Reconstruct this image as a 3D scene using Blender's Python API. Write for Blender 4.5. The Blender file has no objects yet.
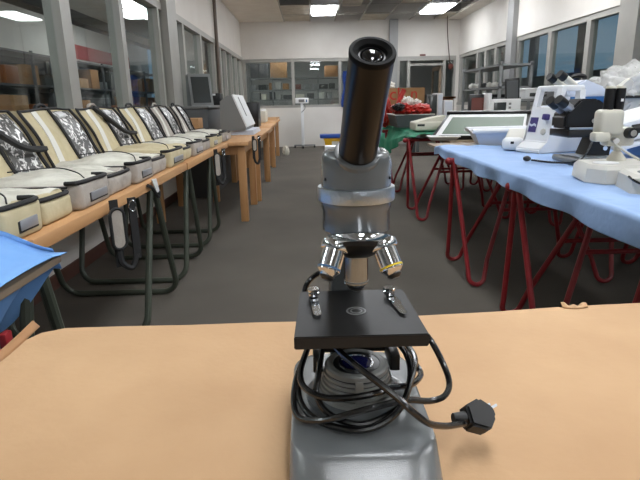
import bpy, bmesh, math, random
from mathutils import Vector, Matrix, noise
random.seed(7)
S = bpy.context.scene
COL = S.collection
PI = math.pi

# ------------------------------------------------------------------ camera
cam_d = bpy.data.cameras.new('camera')
cam = bpy.data.objects.new('camera', cam_d); COL.objects.link(cam)
S.camera = cam
F, PITCH, ROLL, YAW, HC = 519.04, .2603, -.0205, .0166, 1.09
fwd = Vector((math.sin(YAW)*math.cos(PITCH), math.cos(YAW)*math.cos(PITCH), -math.sin(PITCH)))
right = Vector((math.cos(YAW), -math.sin(YAW), 0)); up = right.cross(fwd)
rr = math.cos(ROLL)*right + math.sin(ROLL)*up
uu = -math.sin(ROLL)*right + math.cos(ROLL)*up
cam.matrix_world = Matrix(((rr.x, uu.x, -fwd.x, 0), (rr.y, uu.y, -fwd.y, 0), (rr.z, uu.z, -fwd.z, HC), (0, 0, 0, 1)))
cam_d.sensor_fit = 'HORIZONTAL'; cam_d.sensor_width = 36; cam_d.lens = 36*F/640
cam_d.clip_start = .02; cam_d.clip_end = 100

# ------------------------------------------------------------------ world (dusk sky beyond the windows)
w = bpy.data.worlds.new('dusk_sky'); S.world = w; w.use_nodes = True
w.node_tree.nodes['Background'].inputs[0].default_value = (.20, .33, .46, 1)
w.node_tree.nodes['Background'].inputs[1].default_value = .62

# ------------------------------------------------------------------ exposure
S.view_settings.view_transform = 'Standard'; S.view_settings.look = 'None'
S.view_settings.gamma = 1; S.view_settings.use_curve_mapping = False
S.view_settings.exposure = 0.0
LAMP = 19.0          # radiance of the fluorescent diffusers

# ------------------------------------------------------------------ materials
def lin(c): return tuple(((v/255)/12.92 if v/255 <= .04045 else ((v/255+.055)/1.055)**2.4) for v in c)
def mat(name, rgb, rough=.6, metal=0, var=None, scale=8, bump=0, bscale=60, emit=0, coat=0, spec=None, detail=4, stretch=None):
    m = bpy.data.materials.new(name); m.use_nodes = True
    nt = m.node_tree; b = nt.nodes['Principled BSDF']; c = lin(rgb)
    b.inputs['Base Color'].default_value = (*c, 1); b.inputs['Roughness'].default_value = rough
    b.inputs['Metallic'].default_value = metal
    if coat: b.inputs['Coat Weight'].default_value = coat; b.inputs['Coat Roughness'].default_value = .08
    if spec is not None: b.inputs['Specular IOR Level'].default_value = spec
    if emit: b.inputs['Emission Color'].default_value = (*c, 1); b.inputs['Emission Strength'].default_value = emit
    if var or bump:
        tc = nt.nodes.new('ShaderNodeTexCoord'); mp = nt.nodes.new('ShaderNodeMapping')
        if stretch: mp.inputs['Scale'].default_value = stretch
        nt.links.new(tc.outputs['Object'], mp.inputs[0])
    if var:
        n = nt.nodes.new('ShaderNodeTexNoise'); n.inputs['Scale'].default_value = scale; n.inputs['Detail'].default_value = detail
        r = nt.nodes.new('ShaderNodeValToRGB'); r.color_ramp.elements[0].position = .32; r.color_ramp.elements[1].position = .68
        r.color_ramp.elements[0].color = (*lin(var), 1); r.color_ramp.elements[1].color = (*c, 1)
        nt.links.new(mp.outputs[0], n.inputs['Vector']); nt.links.new(n.outputs['Fac'], r.inputs[0]); nt.links.new(r.outputs[0], b.inputs['Base Color'])
    if bump:
        n2 = nt.nodes.new('ShaderNodeTexNoise'); n2.inputs['Scale'].default_value = bscale; n2.inputs['Detail'].default_value = 3
        bp = nt.nodes.new('ShaderNodeBump'); bp.inputs['Strength'].default_value = bump; bp.inputs['Distance'].default_value = .02
        nt.links.new(mp.outputs[0], n2.inputs['Vector']); nt.links.new(n2.outputs['Fac'], bp.inputs['Height']); nt.links.new(bp.outputs[0], b.inputs['Normal'])
    return m
def glass_mat(name, tint=(.9, .93, .92), refl=.12):
    m = bpy.data.materials.new(name); m.use_nodes = True; nt = m.node_tree; nt.nodes.clear()
    o = nt.nodes.new('ShaderNodeOutputMaterial'); mx = nt.nodes.new('ShaderNodeMixShader')
    t = nt.nodes.new('ShaderNodeBsdfTransparent'); t.inputs[0].default_value = (*tint, 1)
    g = nt.nodes.new('ShaderNodeBsdfGlossy'); g.inputs['Roughness'].default_value = .015
    lw = nt.nodes.new('ShaderNodeLayerWeight'); pw = nt.nodes.new('ShaderNodeMath'); pw.operation = 'POWER'; pw.inputs[1].default_value = 4
    ad = nt.nodes.new('ShaderNodeMath'); ad.operation = 'MULTIPLY_ADD'; ad.inputs[1].default_value = .6; ad.inputs[2].default_value = refl/2; ad.use_clamp = True
    nt.links.new(lw.outputs['Facing'], pw.inputs[0]); nt.links.new(pw.outputs[0], ad.inputs[0]); nt.links.new(ad.outputs[0], mx.inputs[0])
    nt.links.new(t.outputs[0], mx.inputs[1]); nt.links.new(g.outputs[0], mx.inputs[2]); nt.links.new(mx.outputs[0], o.inputs[0])
    return m
def foil_mat(name):
    m = bpy.data.materials.new(name); m.use_nodes = True; nt = m.node_tree; b = nt.nodes['Principled BSDF']
    tc = nt.nodes.new('ShaderNodeTexCoord'); n = nt.nodes.new('ShaderNodeTexNoise'); n.inputs['Scale'].default_value = 38; n.inputs['Detail'].default_value = 2; n.inputs['Distortion'].default_value = 1.2
    r = nt.nodes.new('ShaderNodeValToRGB'); r.color_ramp.interpolation = 'LINEAR'
    r.color_ramp.elements[0].position = .53; r.color_ramp.elements[0].color = (.035, .033, .03, 1)
    r.color_ramp.elements[1].position = .61; r.color_ramp.elements[1].color = (.8, .79, .77, 1)
    nt.links.new(tc.outputs['Object'], n.inputs['Vector']); nt.links.new(n.outputs['Fac'], r.inputs[0]); nt.links.new(r.outputs[0], b.inputs['Base Color'])
    b.inputs['Roughness'].default_value = .35
    return m
def wood_mat(name, a, c, rough=.5, sc=6, axis=(1, .12, 1)):
    return mat(name, a, rough, var=c, scale=sc*2.5, stretch=axis, detail=6)
def hammer_mat(name, rgb):
    m = bpy.data.materials.new(name); m.use_nodes = True; nt = m.node_tree; b = nt.nodes['Principled BSDF']
    b.inputs['Base Color'].default_value = (*lin(rgb), 1); b.inputs['Roughness'].default_value = .12; b.inputs['Specular IOR Level'].default_value = 1.0
    tc = nt.nodes.new('ShaderNodeTexCoord'); n = nt.nodes.new('ShaderNodeTexNoise'); n.inputs['Scale'].default_value = 1100; n.inputs['Detail'].default_value = 2
    bp = nt.nodes.new('ShaderNodeBump'); bp.inputs['Strength'].default_value = .5; bp.inputs['Distance'].default_value = .0004
    nt.links.new(tc.outputs['Object'], n.inputs['Vector']); nt.links.new(n.outputs['Fac'], bp.inputs['Height']); nt.links.new(bp.outputs[0], b.inputs['Normal'])
    return m
def plastic_film(name):
    m = bpy.data.materials.new(name); m.use_nodes = True; nt = m.node_tree; nt.nodes.clear()
    o = nt.nodes.new('ShaderNodeOutputMaterial'); mx = nt.nodes.new('ShaderNodeMixShader'); mx.inputs[0].default_value = .5
    t = nt.nodes.new('ShaderNodeBsdfTransparent'); p = nt.nodes.new('ShaderNodeBsdfPrincipled')
    p.inputs['Base Color'].default_value = (.75, .75, .73, 1); p.inputs['Roughness'].default_value = .15
    tc = nt.nodes.new('ShaderNodeTexCoord'); n = nt.nodes.new('ShaderNodeTexNoise'); n.inputs['Scale'].default_value = 14
    bp = nt.nodes.new('ShaderNodeBump'); bp.inputs['Strength'].default_value = 1; bp.inputs['Distance'].default_value = .05
    nt.links.new(tc.outputs['Object'], n.inputs['Vector']); nt.links.new(n.outputs['Fac'], bp.inputs['Height']); nt.links.new(bp.outputs[0], p.inputs['Normal'])
    nt.links.new(t.outputs[0], mx.inputs[1]); nt.links.new(p.outputs[0], mx.inputs[2]); nt.links.new(mx.outputs[0], o.inputs[0])
    return m
M = dict(
    wall=mat('painted_wall', (222, 218, 212), .8, var=(215, 210, 203), scale=2, bump=.08, bscale=90),
    ceil=mat('ceiling_board', (238, 233, 223), .85, var=(230, 224, 213), scale=3),
    tile=mat('ceiling_tile', (206, 198, 182), .85, var=(182, 172, 154), scale=5),
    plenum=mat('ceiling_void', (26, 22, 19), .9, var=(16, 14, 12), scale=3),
    grid=mat('ceiling_grid', (176, 172, 162), .6),
    floor=mat('carpet', (92, 86, 78), .95, var=(80, 75, 68), scale=1.2, bump=.25, bscale=260),
    alu=mat('window_aluminium', (168, 166, 160), .45, .15, var=(158, 156, 150), scale=3),
    aluL=mat('window_frame_grey', (150, 150, 149), .5, .1),
    skirt=mat('brown_skirting', (84, 52, 42), .6),
    glass=glass_mat('window_glass'), glass2=glass_mat('window_glass_side', (.88, .92, .91), .08),
    card=mat('cardboard_sheet', (196, 160, 120), .75, var=(180, 143, 104), scale=4, bump=.05, bscale=120, detail=7),
    cardb=mat('cardboard', (172, 134, 94), .8, var=(156, 120, 82), scale=9),
    cardd=mat('cardboard_edge', (164, 122, 84), .85),
    wood=wood_mat('birch_edge', (205, 160, 112), (186, 138, 92)),
    wood2=wood_mat('desk_wood', (192, 146, 98), (170, 122, 78), axis=(1, 1, .15)),
    orange=wood_mat('orange_wood', (150, 92, 50), (124, 72, 38)),
    board=wood_mat('old_board', (150, 132, 110), (124, 106, 88)),
    lamp=mat('lamp_diffuser', (248, 251, 255), .5, emit=LAMP),
    hammer=hammer_mat('hammered_grey_paint', (104, 107, 108)),
    scope=mat('smooth_grey_paint', (88, 92, 94), .25, coat=.4),
    ribs=mat('ribbed_grey_metal', (126, 127, 124), .45, .2),
    black=mat('black_plastic', (14, 14, 15), .35),
    tubeb=mat('gloss_brown_black', (12, 8, 6), .28, 0, spec=.28),
    stage=mat('black_stage', (27, 26, 26), .5, var=(22, 22, 22), scale=30, spec=.35),
    chrome=mat('chrome', (205, 207, 210), .12, 1),
    steel=mat('brushed_steel', (178, 186, 194), .3, 1, bump=.1, bscale=300),
    cup=mat('matte_black_rim', (10, 10, 10), .6, spec=.12), dsteel=mat('polished_steel', (140, 146, 152), .16, 1), lens=mat('lens_glass', (8, 8, 10), .03, spec=1),
    bluef=mat('blue_filter', (18, 20, 72), .1, coat=1),
    yel=mat('yellow_ring', (214, 190, 30), .4), blu=mat('blue_ring', (70, 110, 150), .4),
    cable=mat('black_cable', (11, 11, 11), .25, coat=.3),
    khaki=mat('khaki_canvas', (200, 188, 154), .85, var=(186, 173, 138), scale=14, bump=.2, bscale=30),
    greyc=mat('grey_canvas', (176, 168, 158), .85, var=(158, 150, 141), scale=14, bump=.25, bscale=30),
    pale=mat('pale_lining', (222, 220, 208), .8, var=(190, 187, 174), scale=10, bump=.3, bscale=18),
    white=mat('white_plastic', (226, 227, 228), .45), whiteb=mat('cool_white_plastic', (205, 211, 222), .45),
    stripe=mat('white_webbing', (218, 216, 208), .7), trim=mat('black_webbing', (30, 30, 31), .7),
    silver=mat('silver_label', (176, 178, 184), .35, .5), foil=foil_mat('patterned_foil'),
    green=mat('dark_green_steel', (66, 72, 62), .4, .1), red=mat('red_painted_steel', (148, 34, 40), .4, var=(122, 26, 32), scale=12),
    blue=mat('blue_tablecloth', (150, 178, 218), .75, var=(140, 168, 210), scale=6, bump=.35, bscale=11),
    blueL=mat('sky_blue_tablecloth', (128, 176, 232), .7, var=(112, 162, 224), scale=5, bump=.3, bscale=9),
    greenc=mat('green_tablecloth', (40, 138, 104), .75, var=(30, 120, 88), scale=8, bump=.4, bscale=14),
    beige=mat('beige_plastic', (204, 200, 186), .5), grey=mat('grey_plastic', (120, 122, 122), .5),
    dgrey=mat('dark_grey_metal', (84, 86, 88), .5, .2), rack=mat('grey_rack_steel', (132, 134, 134), .5, .2),
    boxw=mat('white_carton', (200, 198, 190), .7), redp=mat('red_plastic_bag', (196, 44, 30), .35, var=(160, 28, 20), scale=12, bump=.8, bscale=16),
    whitep=mat('white_plastic_bag', (232, 230, 222), .4, bump=.8, bscale=20), navy=mat('navy_print', (64, 56, 112), .5),
    bluep=mat('blue_band', (20, 84, 140), .5), yellow=mat('yellow_crate', (226, 176, 34), .5), blueplas=mat('blue_lid', (28, 70, 150), .45),
    screen=mat('dark_screen', (58, 62, 62), .15), redscr=mat('red_brown_panel', (112, 62, 54), .5), jacket=mat('blue_fabric', (32, 62, 128), .85),
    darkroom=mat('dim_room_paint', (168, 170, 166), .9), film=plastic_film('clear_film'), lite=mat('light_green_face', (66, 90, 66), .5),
    pinkred=mat('red_banner', (178, 62, 62), .7), redl=mat('red_print', (200, 60, 44), .7), pipe=mat('brown_pipe', (96, 84, 74), .5),
    extw=mat('corridor_wall', (128, 130, 128), .9))

# ------------------------------------------------------------------ mesh helpers
class B:
    def __init__(s): s.bm = bmesh.new()
    def box(s, x0, x1, y0, y1, z0, z1, bev=0, seg=2, mt=None):
        r = bmesh.ops.create_cube(s.bm, size=1); vs = r['verts']
        for v in vs:
            v.co = Vector(((x0+x1)/2+v.co.x*(x1-x0), (y0+y1)/2+v.co.y*(y1-y0), (z0+z1)/2+v.co.z*(z1-z0)))
        if bev:
            es = list({e for v in vs for e in v.link_edges})
            r = bmesh.ops.bevel(s.bm, geom=es, offset=bev, segments=seg, profile=.5, affect='EDGES')
            vs = [v for v in s.bm.verts if v.is_valid and v in set(r['verts'])] or vs
        if mt is not None:
            for v in {v for f in s.bm.faces for v in f.verts} & set(vs): v.co = mt @ v.co
        return s
    def prism(s, pts, axis, a, b):   # pts 2D polygon, extruded along axis from a to b
        def mk(p, t):
            return {'x': (t, p[0], p[1]), 'y': (p[0], t, p[1]), 'z': (p[0], p[1], t)}[axis]
        A = [s.bm.verts.new(mk(p, a)) for p in pts]; C = [s.bm.verts.new(mk(p, b)) for p in pts]
        n = len(pts); s.bm.faces.new(A); s.bm.faces.new(C[::-1])
        for i in range(n): s.bm.faces.new((A[i], C[i], C[(i+1) % n], A[(i+1) % n]))
        return s
    def rings(s, rs, cap0=True, cap1=True):
        R = [[s.bm.verts.new(p) for p in r] for r in rs]; n = len(R[0])
        for a, b in zip(R, R[1:]):
            for i in range(n): s.bm.faces.new((a[i], a[(i+1) % n], b[(i+1) % n], b[i]))
        if cap0: s.bm.faces.new(R[0][::-1])
        if cap1: s.bm.faces.new(R[-1])
        return s
    def lathe(s, prof, o=(0, 0, 0), ax=(0, 0, 1), n=32, cap0=True, cap1=True):  # prof: (radius, height)
        ax = Vector(ax).normalized(); q = Vector((0, 0, 1)).rotation_difference(ax); o = Vector(o); rs = []
        for r, h in prof:
            rs.append([o+q @ Vector((max(r, 1e-5)*math.cos(2*PI*i/n), max(r, 1e-5)*math.sin(2*PI*i/n), h)) for i in range(n)])
        return s.rings(rs, cap0, cap1)
    def cyl(s, p, q, r, r2=None, n=16):
        p, q = Vector(p), Vector(q); return s.lathe([(r, 0), (r if r2 is None else r2, (q-p).length)], p, q-p, n)
    def tube(s, pts, r, n=8, smooth=True, closed=False):
        P = [Vector(p) for p in pts]
        if smooth:
            Q = []; m = len(P)
            for i in range(m if closed else m-1):
                p0 = P[(i-1) % m] if (closed or i > 0) else P[0]; p1 = P[i]; p2 = P[(i+1) % m]; p3 = P[(i+2) % m] if (closed or i+2 < m) else P[-1]
                for k in range(5):
                    t = k/5; Q.append(.5*((2*p1)+(-p0+p2)*t+(2*p0-5*p1+4*p2-p3)*t*t+(-p0+3*p1-3*p2+p3)*t**3))
            if not closed: Q.append(P[-1])
            P = Q
        u = None; rs = []; m = len(P)
        for i in range(m):
            a = P[(i-1) % m] if (closed or i > 0) else P[i]; b = P[(i+1) % m] if (closed or i < m-1) else P[i]
            d = (b-a).normalized()
            if u is None:
                u = d.cross(Vector((0, 0, 1)))
                if u.length < .05: u = d.cross(Vector((0, 1, 0)))
            u = (u-d*u.dot(d)).normalized(); v = d.cross(u)
            rs.append([P[i]+r*(math.cos(2*PI*k/n)*u+math.sin(2*PI*k/n)*v) for k in range(n)])
        if closed: rs.append(rs[0]); return s.rings(rs, False, False)
        return s.rings(rs)
    def grid(s, fn, nu, nv):
        V = [[s.bm.verts.new(fn(i/nu, j/nv)) for j in range(nv+1)] for i in range(nu+1)]
        for i in range(nu):
            for j in range(nv): s.bm.faces.new((V[i][j], V[i+1][j], V[i+1][j+1], V[i][j+1]))
        return s
    def blob(s, c, r, amp=.25, fr=3, seed=0, sub=3, flat=None):
        rr_ = bmesh.ops.create_icosphere(s.bm, subdivisions=sub, radius=1); c = Vector(c); r = Vector(r)
        for v in rr_['verts']:
            k = 1+amp*noise.noise(v.co*fr+Vector((seed, seed*2, 0)))+amp*.5*noise.noise(v.co*fr*2.7+Vector((seed, 0, 5)))
            p = v.co*k; v.co = Vector((c.x+p.x*r.x, c.y+p.y*r.y, c.z+p.z*r.z))
            if flat is not None and v.co.z < flat: v.co.z = flat
        return s
    def xf(s, m):
        bmesh.ops.transform(s.bm, matrix=m, verts=s.bm.verts[:]); return s
def obj(name, b, m, parent=None, ang=35, label=None, solid=0, disp=0, dfr=8):
    bm = b.bm
    if disp:
        for v in bm.verts: v.co += disp*noise.noise_vector(v.co*dfr)
    bmesh.ops.recalc_face_normals(bm, faces=bm.faces[:])
    me = bpy.data.meshes.new(name); bm.to_mesh(me); bm.free()
    for p in me.polygons: p.use_smooth = True
    me.set_sharp_from_angle(angle=math.radians(ang))
    me.materials.append(M[m] if isinstance(m, str) else m)
    o = bpy.data.objects.new(name, me); COL.objects.link(o)
    if parent: o.parent = parent
    if label: o['label'] = label
    if solid:
        md = o.modifiers.new('thickness', 'SOLIDIFY'); md.thickness = solid; md.offset = -1
    return o
def tag(o, label, cat, group=None, kind=None):
    o['label'] = label; o['category'] = cat
    if group: o['group'] = group
    if kind: o['kind'] = kind
    return o
def thing(name, label, cat, loc=(0, 0, 0), rz=0, group=None):
    o = bpy.data.objects.new(name, None); COL.objects.link(o); o.location = loc; o.rotation_euler = (0, 0, rz)
    return tag(o, label, cat, group)
def struct(name, b, m, parent=None, **k):
    o = obj(name, b, m, parent, **k)
    if not parent: o['kind'] = 'structure'
    return o
def dup(root, loc, rz=None, label=None, group=None):
    r = root.copy(); COL.objects.link(r); r.location = loc
    if rz is not None: r.rotation_euler = (0, 0, rz)
    if label: r['label'] = label
    if group: r['group'] = group
    for ch in list(root.children):
        c = ch.copy(); COL.objects.link(c); c.parent = r
        for g in ch.children:
            d = g.copy(); COL.objects.link(d); d.parent = c
    return r
def text_mesh(name, body, size, m, parent, loc, rot, ext=.001):
    cu = bpy.data.curves.new(name, 'FONT'); cu.body = body; cu.size = size; cu.extrude = ext
    t = bpy.data.objects.new(name, cu); COL.objects.link(t)
    me = bpy.data.meshes.new_from_object(t.evaluated_get(bpy.context.evaluated_depsgraph_get()))
    bpy.data.objects.remove(t); me.materials.clear(); me.materials.append(M[m])
    o = bpy.data.objects.new(name, me); COL.objects.link(o); o.location = loc; o.rotation_euler = rot
    if parent: o.parent = parent
    return o

# ================================================================== ROOM
XL, XR, YB, YF, ZC = -1.6, 3.72, 13.4, -9.0, 2.967
ZH, ZS = 2.11, .96          # window head and sill
struct('floor', B().box(-6, 7.5, YF-.1, 18.6, -.12, 0), 'floor')
# left wall: low wall, upper wall, window band between
lw_ = B().box(XL-.15, XL, YF, YB+.0, 0, 1.0); lw_.box(XL-.15, XL, YF, YB, ZH+.06, 3.7)
struct('wall_left', lw_, 'wall')
struct('baseboard_left', B().box(XL+.001, XL+.015, YF, YB, 0, .09), 'skirt')
rw_ = B().box(XR, XR+.15, YF, YB, 0, .95); rw_.box(XR, XR+.15, YF, YB, ZH+.02, 3.7)
struct('wall_right', rw_, 'wall')
bw = B().box(XL-.15, 2.22, YB, YB+.15, 0, ZS); bw.box(XL-.15, XR+.15, YB, YB+.15, ZH+.01, 3.7); bw.box(3.66, XR+.15, YB, YB+.15, 0, ZH+.01)
struct('wall_back', bw, 'wall')
struct('wall_front', B().box(XL-.15, XR+.15, YF-.15, YF, 0, 3.7), 'wall')
# columns and pipes
struct('trim_column_back', B().box(2.0, 2.2, YB-.1, YB-.001, 0, ZC-.001), 'aluL')
struct('trim_column_right_far', B().box(XR-.09, XR-.001, 9.72, 10.0, 0, ZC), 'aluL')
struct('trim_column_right_near', B().box(XR-.09, XR-.001, 6.05, 6.42, 0, ZC), 'alu')
struct('trim_column_left', B().box(XL+.001, XL+.07, 6.2, 6.62, 0, ZC), 'alu')
tag(obj('vertical_pipe', B().cyl((XL+.05, 9.55, 1.05), (XL+.05, 9.55, ZC), .03), 'pipe'), 'thin brown pipe running up the left wall between two window banks', 'pipe')
tag(obj('hanging_cable', B().tube([(3.28, 12.9, ZC-.01), (3.3, 12.95, 2.7), (3.38, 13.1, 2.3), (3.46, 13.2, 1.95)], .012), 'pipe'), 'thin dark cable slanting down from the ceiling in the far right corner', 'cable')
jb = B().blob((3.5, 13.28, 1.86), (.06, .05, .07), .3, 3, 2); tag(obj('wall_junction_box', jb, 'redscr'), 'small dull red box on the frame beside the far right corner', 'box')

# ceiling: plaster at the left, tile grid with missing tiles towards the back
xs = [-.53, .08, .68, 1.28, 1.88, 2.48, 3.08, 3.4]
ys = [YB, 12.45, 11.25, 10.05, 8.85, 7.65, 6.45, 5.25, 4.05, 2.85, 1.65, .45, -.75, -1.95, -3.15, -4.35, -5.55, -6.75, -7.95, YF]
lampcells = {(c, r) for c in (1, 5) for r in (1, 3, 5, 8, 10, 12, 15)}  # some out-of-view rows are extra lamps, added to brighten walls and tables
missing = {(0, 2), (1, 0), (1, 2), (2, 1), (2, 0), (3, 1), (4, 1), (3, 2), (4, 0), (2, 2), (5, 2), (6, 1), (6, 2), (0, 3), (3, 3), (2, 3), (5, 0), (4, 3), (1, 3), (6, 3), (4, 4), (2, 4)}
cb = B().box(XL, xs[0]-.01, YF, YB, ZC, ZC+.03); cb.box(xs[-1]+.01, XR, YF, YB, ZC-.02, ZC+.03)
struct('ceiling', cb, 'ceil')
tb = B()
for c in range(len(xs)-1):
    for r in range(len(ys)-1):
        if (c, r) in missing or (c, r) in lampcells: continue
        tb.box(xs[c], xs[c+1], ys[r+1], ys[r], ZC+.004, ZC+.02)
struct('ceiling_tiles', tb, 'tile')
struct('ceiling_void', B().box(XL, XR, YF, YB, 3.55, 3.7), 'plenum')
gb = B()
for x in xs: gb.box(x-.014, x+.014, YF, YB, ZC-.006, ZC+.003)
for y in ys[1:-1]: gb.box(xs[0], xs[-1], y-.014, y+.014, ZC-.005, ZC+.0035)
struct('trim_ceiling_grid', gb, 'grid')
pd = B().box(.78, 1.18, 11.5, 12.2, ZC+.12, ZC+.14); pd.xf(Matrix.Rotation(0, 4, 'Z'))
tag(obj('loose_ceiling_tile', pd, 'tile'), 'pale loose tile lying above the open ceiling grid right of the bright lamp', 'ceiling tile')
places = {(1, 1): 'bright square ceiling lamp left of the eyepiece top', (5, 1): 'bright ceiling lamp at the upper right near the back wall'}
for (c, r) in sorted(lampcells):
    x0, x1, y0, y1 = xs[c]+.016, xs[c+1]-.016, ys[r+1]+.016, ys[r]-.016
    t = thing('ceiling_lamp', places.get((c, r), 'unseen fluorescent ceiling lamp panel, some rows added to brighten the room'), 'lamp', ((x0+x1)/2, (y0+y1)/2, ZC), 0, 'fluorescent ceiling lamps')
    hx, hy = (x1-x0)/2, (y1-y0)/2
    f = B().box(-hx, hx, -hy, hy, .031, .09); f.box(-hx+.03, hx-.03, -hy+.03, hy-.03, .001, .03); f.box(-hx, hx, -hy, -hy+.03, -.01, .03); f.box(-hx, hx, hy-.03, hy, -.01, .03); f.box(-hx, -hx+.03, -hy+.03, hy-.03, -.01, .03); f.box(hx-.03, hx, -hy+.03, hy-.03, -.01, .03)
    obj('frame', f, 'white', t)
    obj('diffuser', B().box(-hx+.03, hx-.03, -hy+.03, hy-.03, -.035, .0, .006), 'lamp', t)

# ---- windows
def window_band(name, axis, pos, th, ends, muls, z0, z1, fm, gm, wide=.07):
    b = B()
    def bx(a0, a1, q0, q1, p0, p1):
        if axis == 'x': b.box(p0, p1, a0, a1, q0, q1)
        else: b.box(a0, a1, p0, p1, q0, q1)
    p0, p1 = min(pos, pos+th), max(pos, pos+th)
    bx(ends[0], ends[1], z1-.075, z1, p0, p1); bx(ends[0], ends[1], z0, z0+.06, p0-.02 if th > 0 else p0, p1+.02 if th < 0 else p1)
    eds = []
    for m_ in muls:
        mw = m_[1] if isinstance(m_, tuple) else wide; mm = m_[0] if isinstance(m_, tuple) else m_
        bx(mm-mw/2, mm+mw/2, z0+.06, z1-.075, p0, p1); eds.append((mm-mw/2, mm+mw/2))
    o = obj(name, b, fm); o['kind'] = 'structure'
    eds = [(0, ends[0])]+eds+[(ends[1], 0)]; mid = (p0+p1)/2
    for a, c in zip(eds, eds[1:]):
        if c[0]-a[1] < .1: continue
        g = B()
        if axis == 'x': g.box(mid-.003, mid+.003, a[1], c[0], z0+.06, z1-.075)
        else: g.box(a[1], c[0], mid-.003, mid+.003, z0+.06, z1-.075)
        obj('pane', g, gm, o)
    return o
window_band('window_1', 'x', XL-.1, .11, (YF, YB), [-6, -3.5, -1, 1.6, (3.74, .15), (4.86, .1), (6.05, .06), (6.4, .3), 7.2, 8.35, (9.5, .12), 10.15, 10.8, 11.6, 12.4, (13.3, .18)], 1.0, ZH+.06, 'alu', 'glass2', .1)
window_band('window_3', 'x', XR+.02, .1, (YF, YB), [-6, -3, 0, 3, (6.22, .4), 7.3, 8.45, (9.85, .35), 10.85, 11.45, 12.0, (13.3, .16)], .95, ZH+.02, 'alu', 'glass2', .11)
window_band('window_2', 'y', YB+.02, .09, (XL, 2.22), [(-1.56, .08), (-.36, .075), (.8, .07), (1.5, .07), (2.19, .06)], ZS, ZH+.01, 'alu', 'glass')
# entrance in the back wall: side panes and an open door
d = B().box(2.22, 3.66, YB+.005, YB+.12, 2.02, ZH+.01)
for x in (2.24, 2.5, 3.38, 3.64): d.box(x-.035, x+.035, YB+.005, YB+.12, 0, 2.02)
d.box(2.535, 3.345, YB+.005, YB+.12, 1.9, 1.95); d.box(2.275, 2.465, YB+.02, YB+.1, 0, .1); d.box(3.415, 3.605, YB+.02, YB+.1, 0, .1)
dd = struct('door_1', d, 'alu')
obj('pane', B().box(2.275, 2.465, YB+.05, YB+.056, .1, 2.02), 'glass', dd); obj('pane', B().box(3.415, 3.605, YB+.05, YB+.056, .1, 2.02), 'glass', dd)
lf = B().box(3.29, 3.34, YB+.13, YB+.2, 0, 1.9); lf.box(3.29, 3.33, YB+.2, YB+.95, 0, .12); lf.box(3.29, 3.33, YB+.2, YB+.95, 1.8, 1.9); lf.box(3.29, 3.33, YB+.88, YB+.95, .12, 1.8)
obj('door_leaf', lf, 'board', dd); obj('door_glass', B().box(3.305, 3.315, YB+.2, YB+.88, .12, 1.8), 'glass', dd)
tag(obj('door_sign', B().box(2.76, 2.9, YB-.012, YB-.001, 2.125, 2.165), 'redscr'), 'tiny dull red sign above the open back door', 'sign')

# ---- room behind the back windows
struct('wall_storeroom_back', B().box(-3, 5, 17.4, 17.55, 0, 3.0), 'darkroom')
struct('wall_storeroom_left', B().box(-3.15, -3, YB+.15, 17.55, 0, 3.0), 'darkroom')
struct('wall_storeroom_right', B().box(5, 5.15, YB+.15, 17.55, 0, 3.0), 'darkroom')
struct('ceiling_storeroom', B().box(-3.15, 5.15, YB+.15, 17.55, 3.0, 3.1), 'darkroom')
t = thing('ceiling_lamp', 'lamp panel added to light the racks in the storeroom behind the back windows', 'lamp', (-.2, 14.2, 2.99))  # added lamp, widened to make the racks behind the glass brighter
obj('frame', B().box(-.8, .8, -.3, .3, -.02, .005), 'white', t); obj('diffuser', B().box(-.76, .76, -.27, .27, -.04, -.02), 'lamp', t)
def rack(name, label, x0, x1, y0, y1, zs, posts, m='rack', cat='shelf rack', ax='x'):
    t = thing(name, label, cat, (x0, y0, 0)); L, D = x1-x0, y1-y0
    for px, py in posts: obj('post', B().box(px-.02, px+.02, py-.02, py+.02, 0, zs[-1]+.03), m, t)
    for z in zs: obj('shelf', B().box(0, L, 0, D, z-.03, z), m, t)
    return t
rack('storage_rack', 'grey storage rack behind the left back window', -1.55, .9, 14.3, 14.8, [.25, .75, 1.17, 1.42, 1.72], [(.02, .02), (.62, .02), (1.2, .02), (1.82, .02), (2.43, .02), (.02, .48), (2.43, .48)])
rack('storage_rack', 'grey storage rack behind the right part of the back window', .95, 2.1, 14.3, 14.8, [.25, .8, 1.2, 1.7], [(.02, .02), (.6, .02), (1.13, .02), (1.13, .48)])
tag(obj('cardboard_box', B().box(-.98, -.55, 14.33, 14.75, 1.721, 2.12, .01), 'cardb'), 'brown cardboard box on top of the rack behind the left back window', 'box')
tag(obj('cardboard_box', B().box(.45, .8, 14.33, 14.7, 1.721, 2.0, .01), 'cardd'), 'dull cardboard box on the rack behind the right back window', 'box')
tag(obj('wall_picture', B().box(-1.5, -1.02, 14.33, 14.6, 1.721, 2.08, .004), 'dgrey'), 'dark grey case on top of the storage rack at the far left', 'case')
cols = ['boxw', 'dgrey', 'cardb', 'grey', 'screen', 'beige', 'redscr', 'darkroom', 'dgrey', 'screen', 'rack']
desc = {'boxw': 'white', 'dgrey': 'dark grey', 'cardb': 'brown', 'grey': 'grey', 'screen': 'blackish', 'beige': 'beige', 'redscr': 'red-brown', 'darkroom': 'mid grey', 'rack': 'steel grey'}
x_ = 0
for si, z in enumerate([.75, 1.17, 1.42]):
    x = -1.5
    while x < .7:
        wd = random.uniform(.08, .26); h = random.uniform(.1, .2 if z > .8 else .3); m_ = random.choice(cols)
        tag(obj('stored_item', B().box(x, x+wd, 14.34, 14.7, z+.001, z+h, .01), m_), f'small {desc[m_]} item among the things on the storeroom rack', 'box', 'items on the storeroom rack')
        x += wd+random.uniform(.03, .1)
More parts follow.
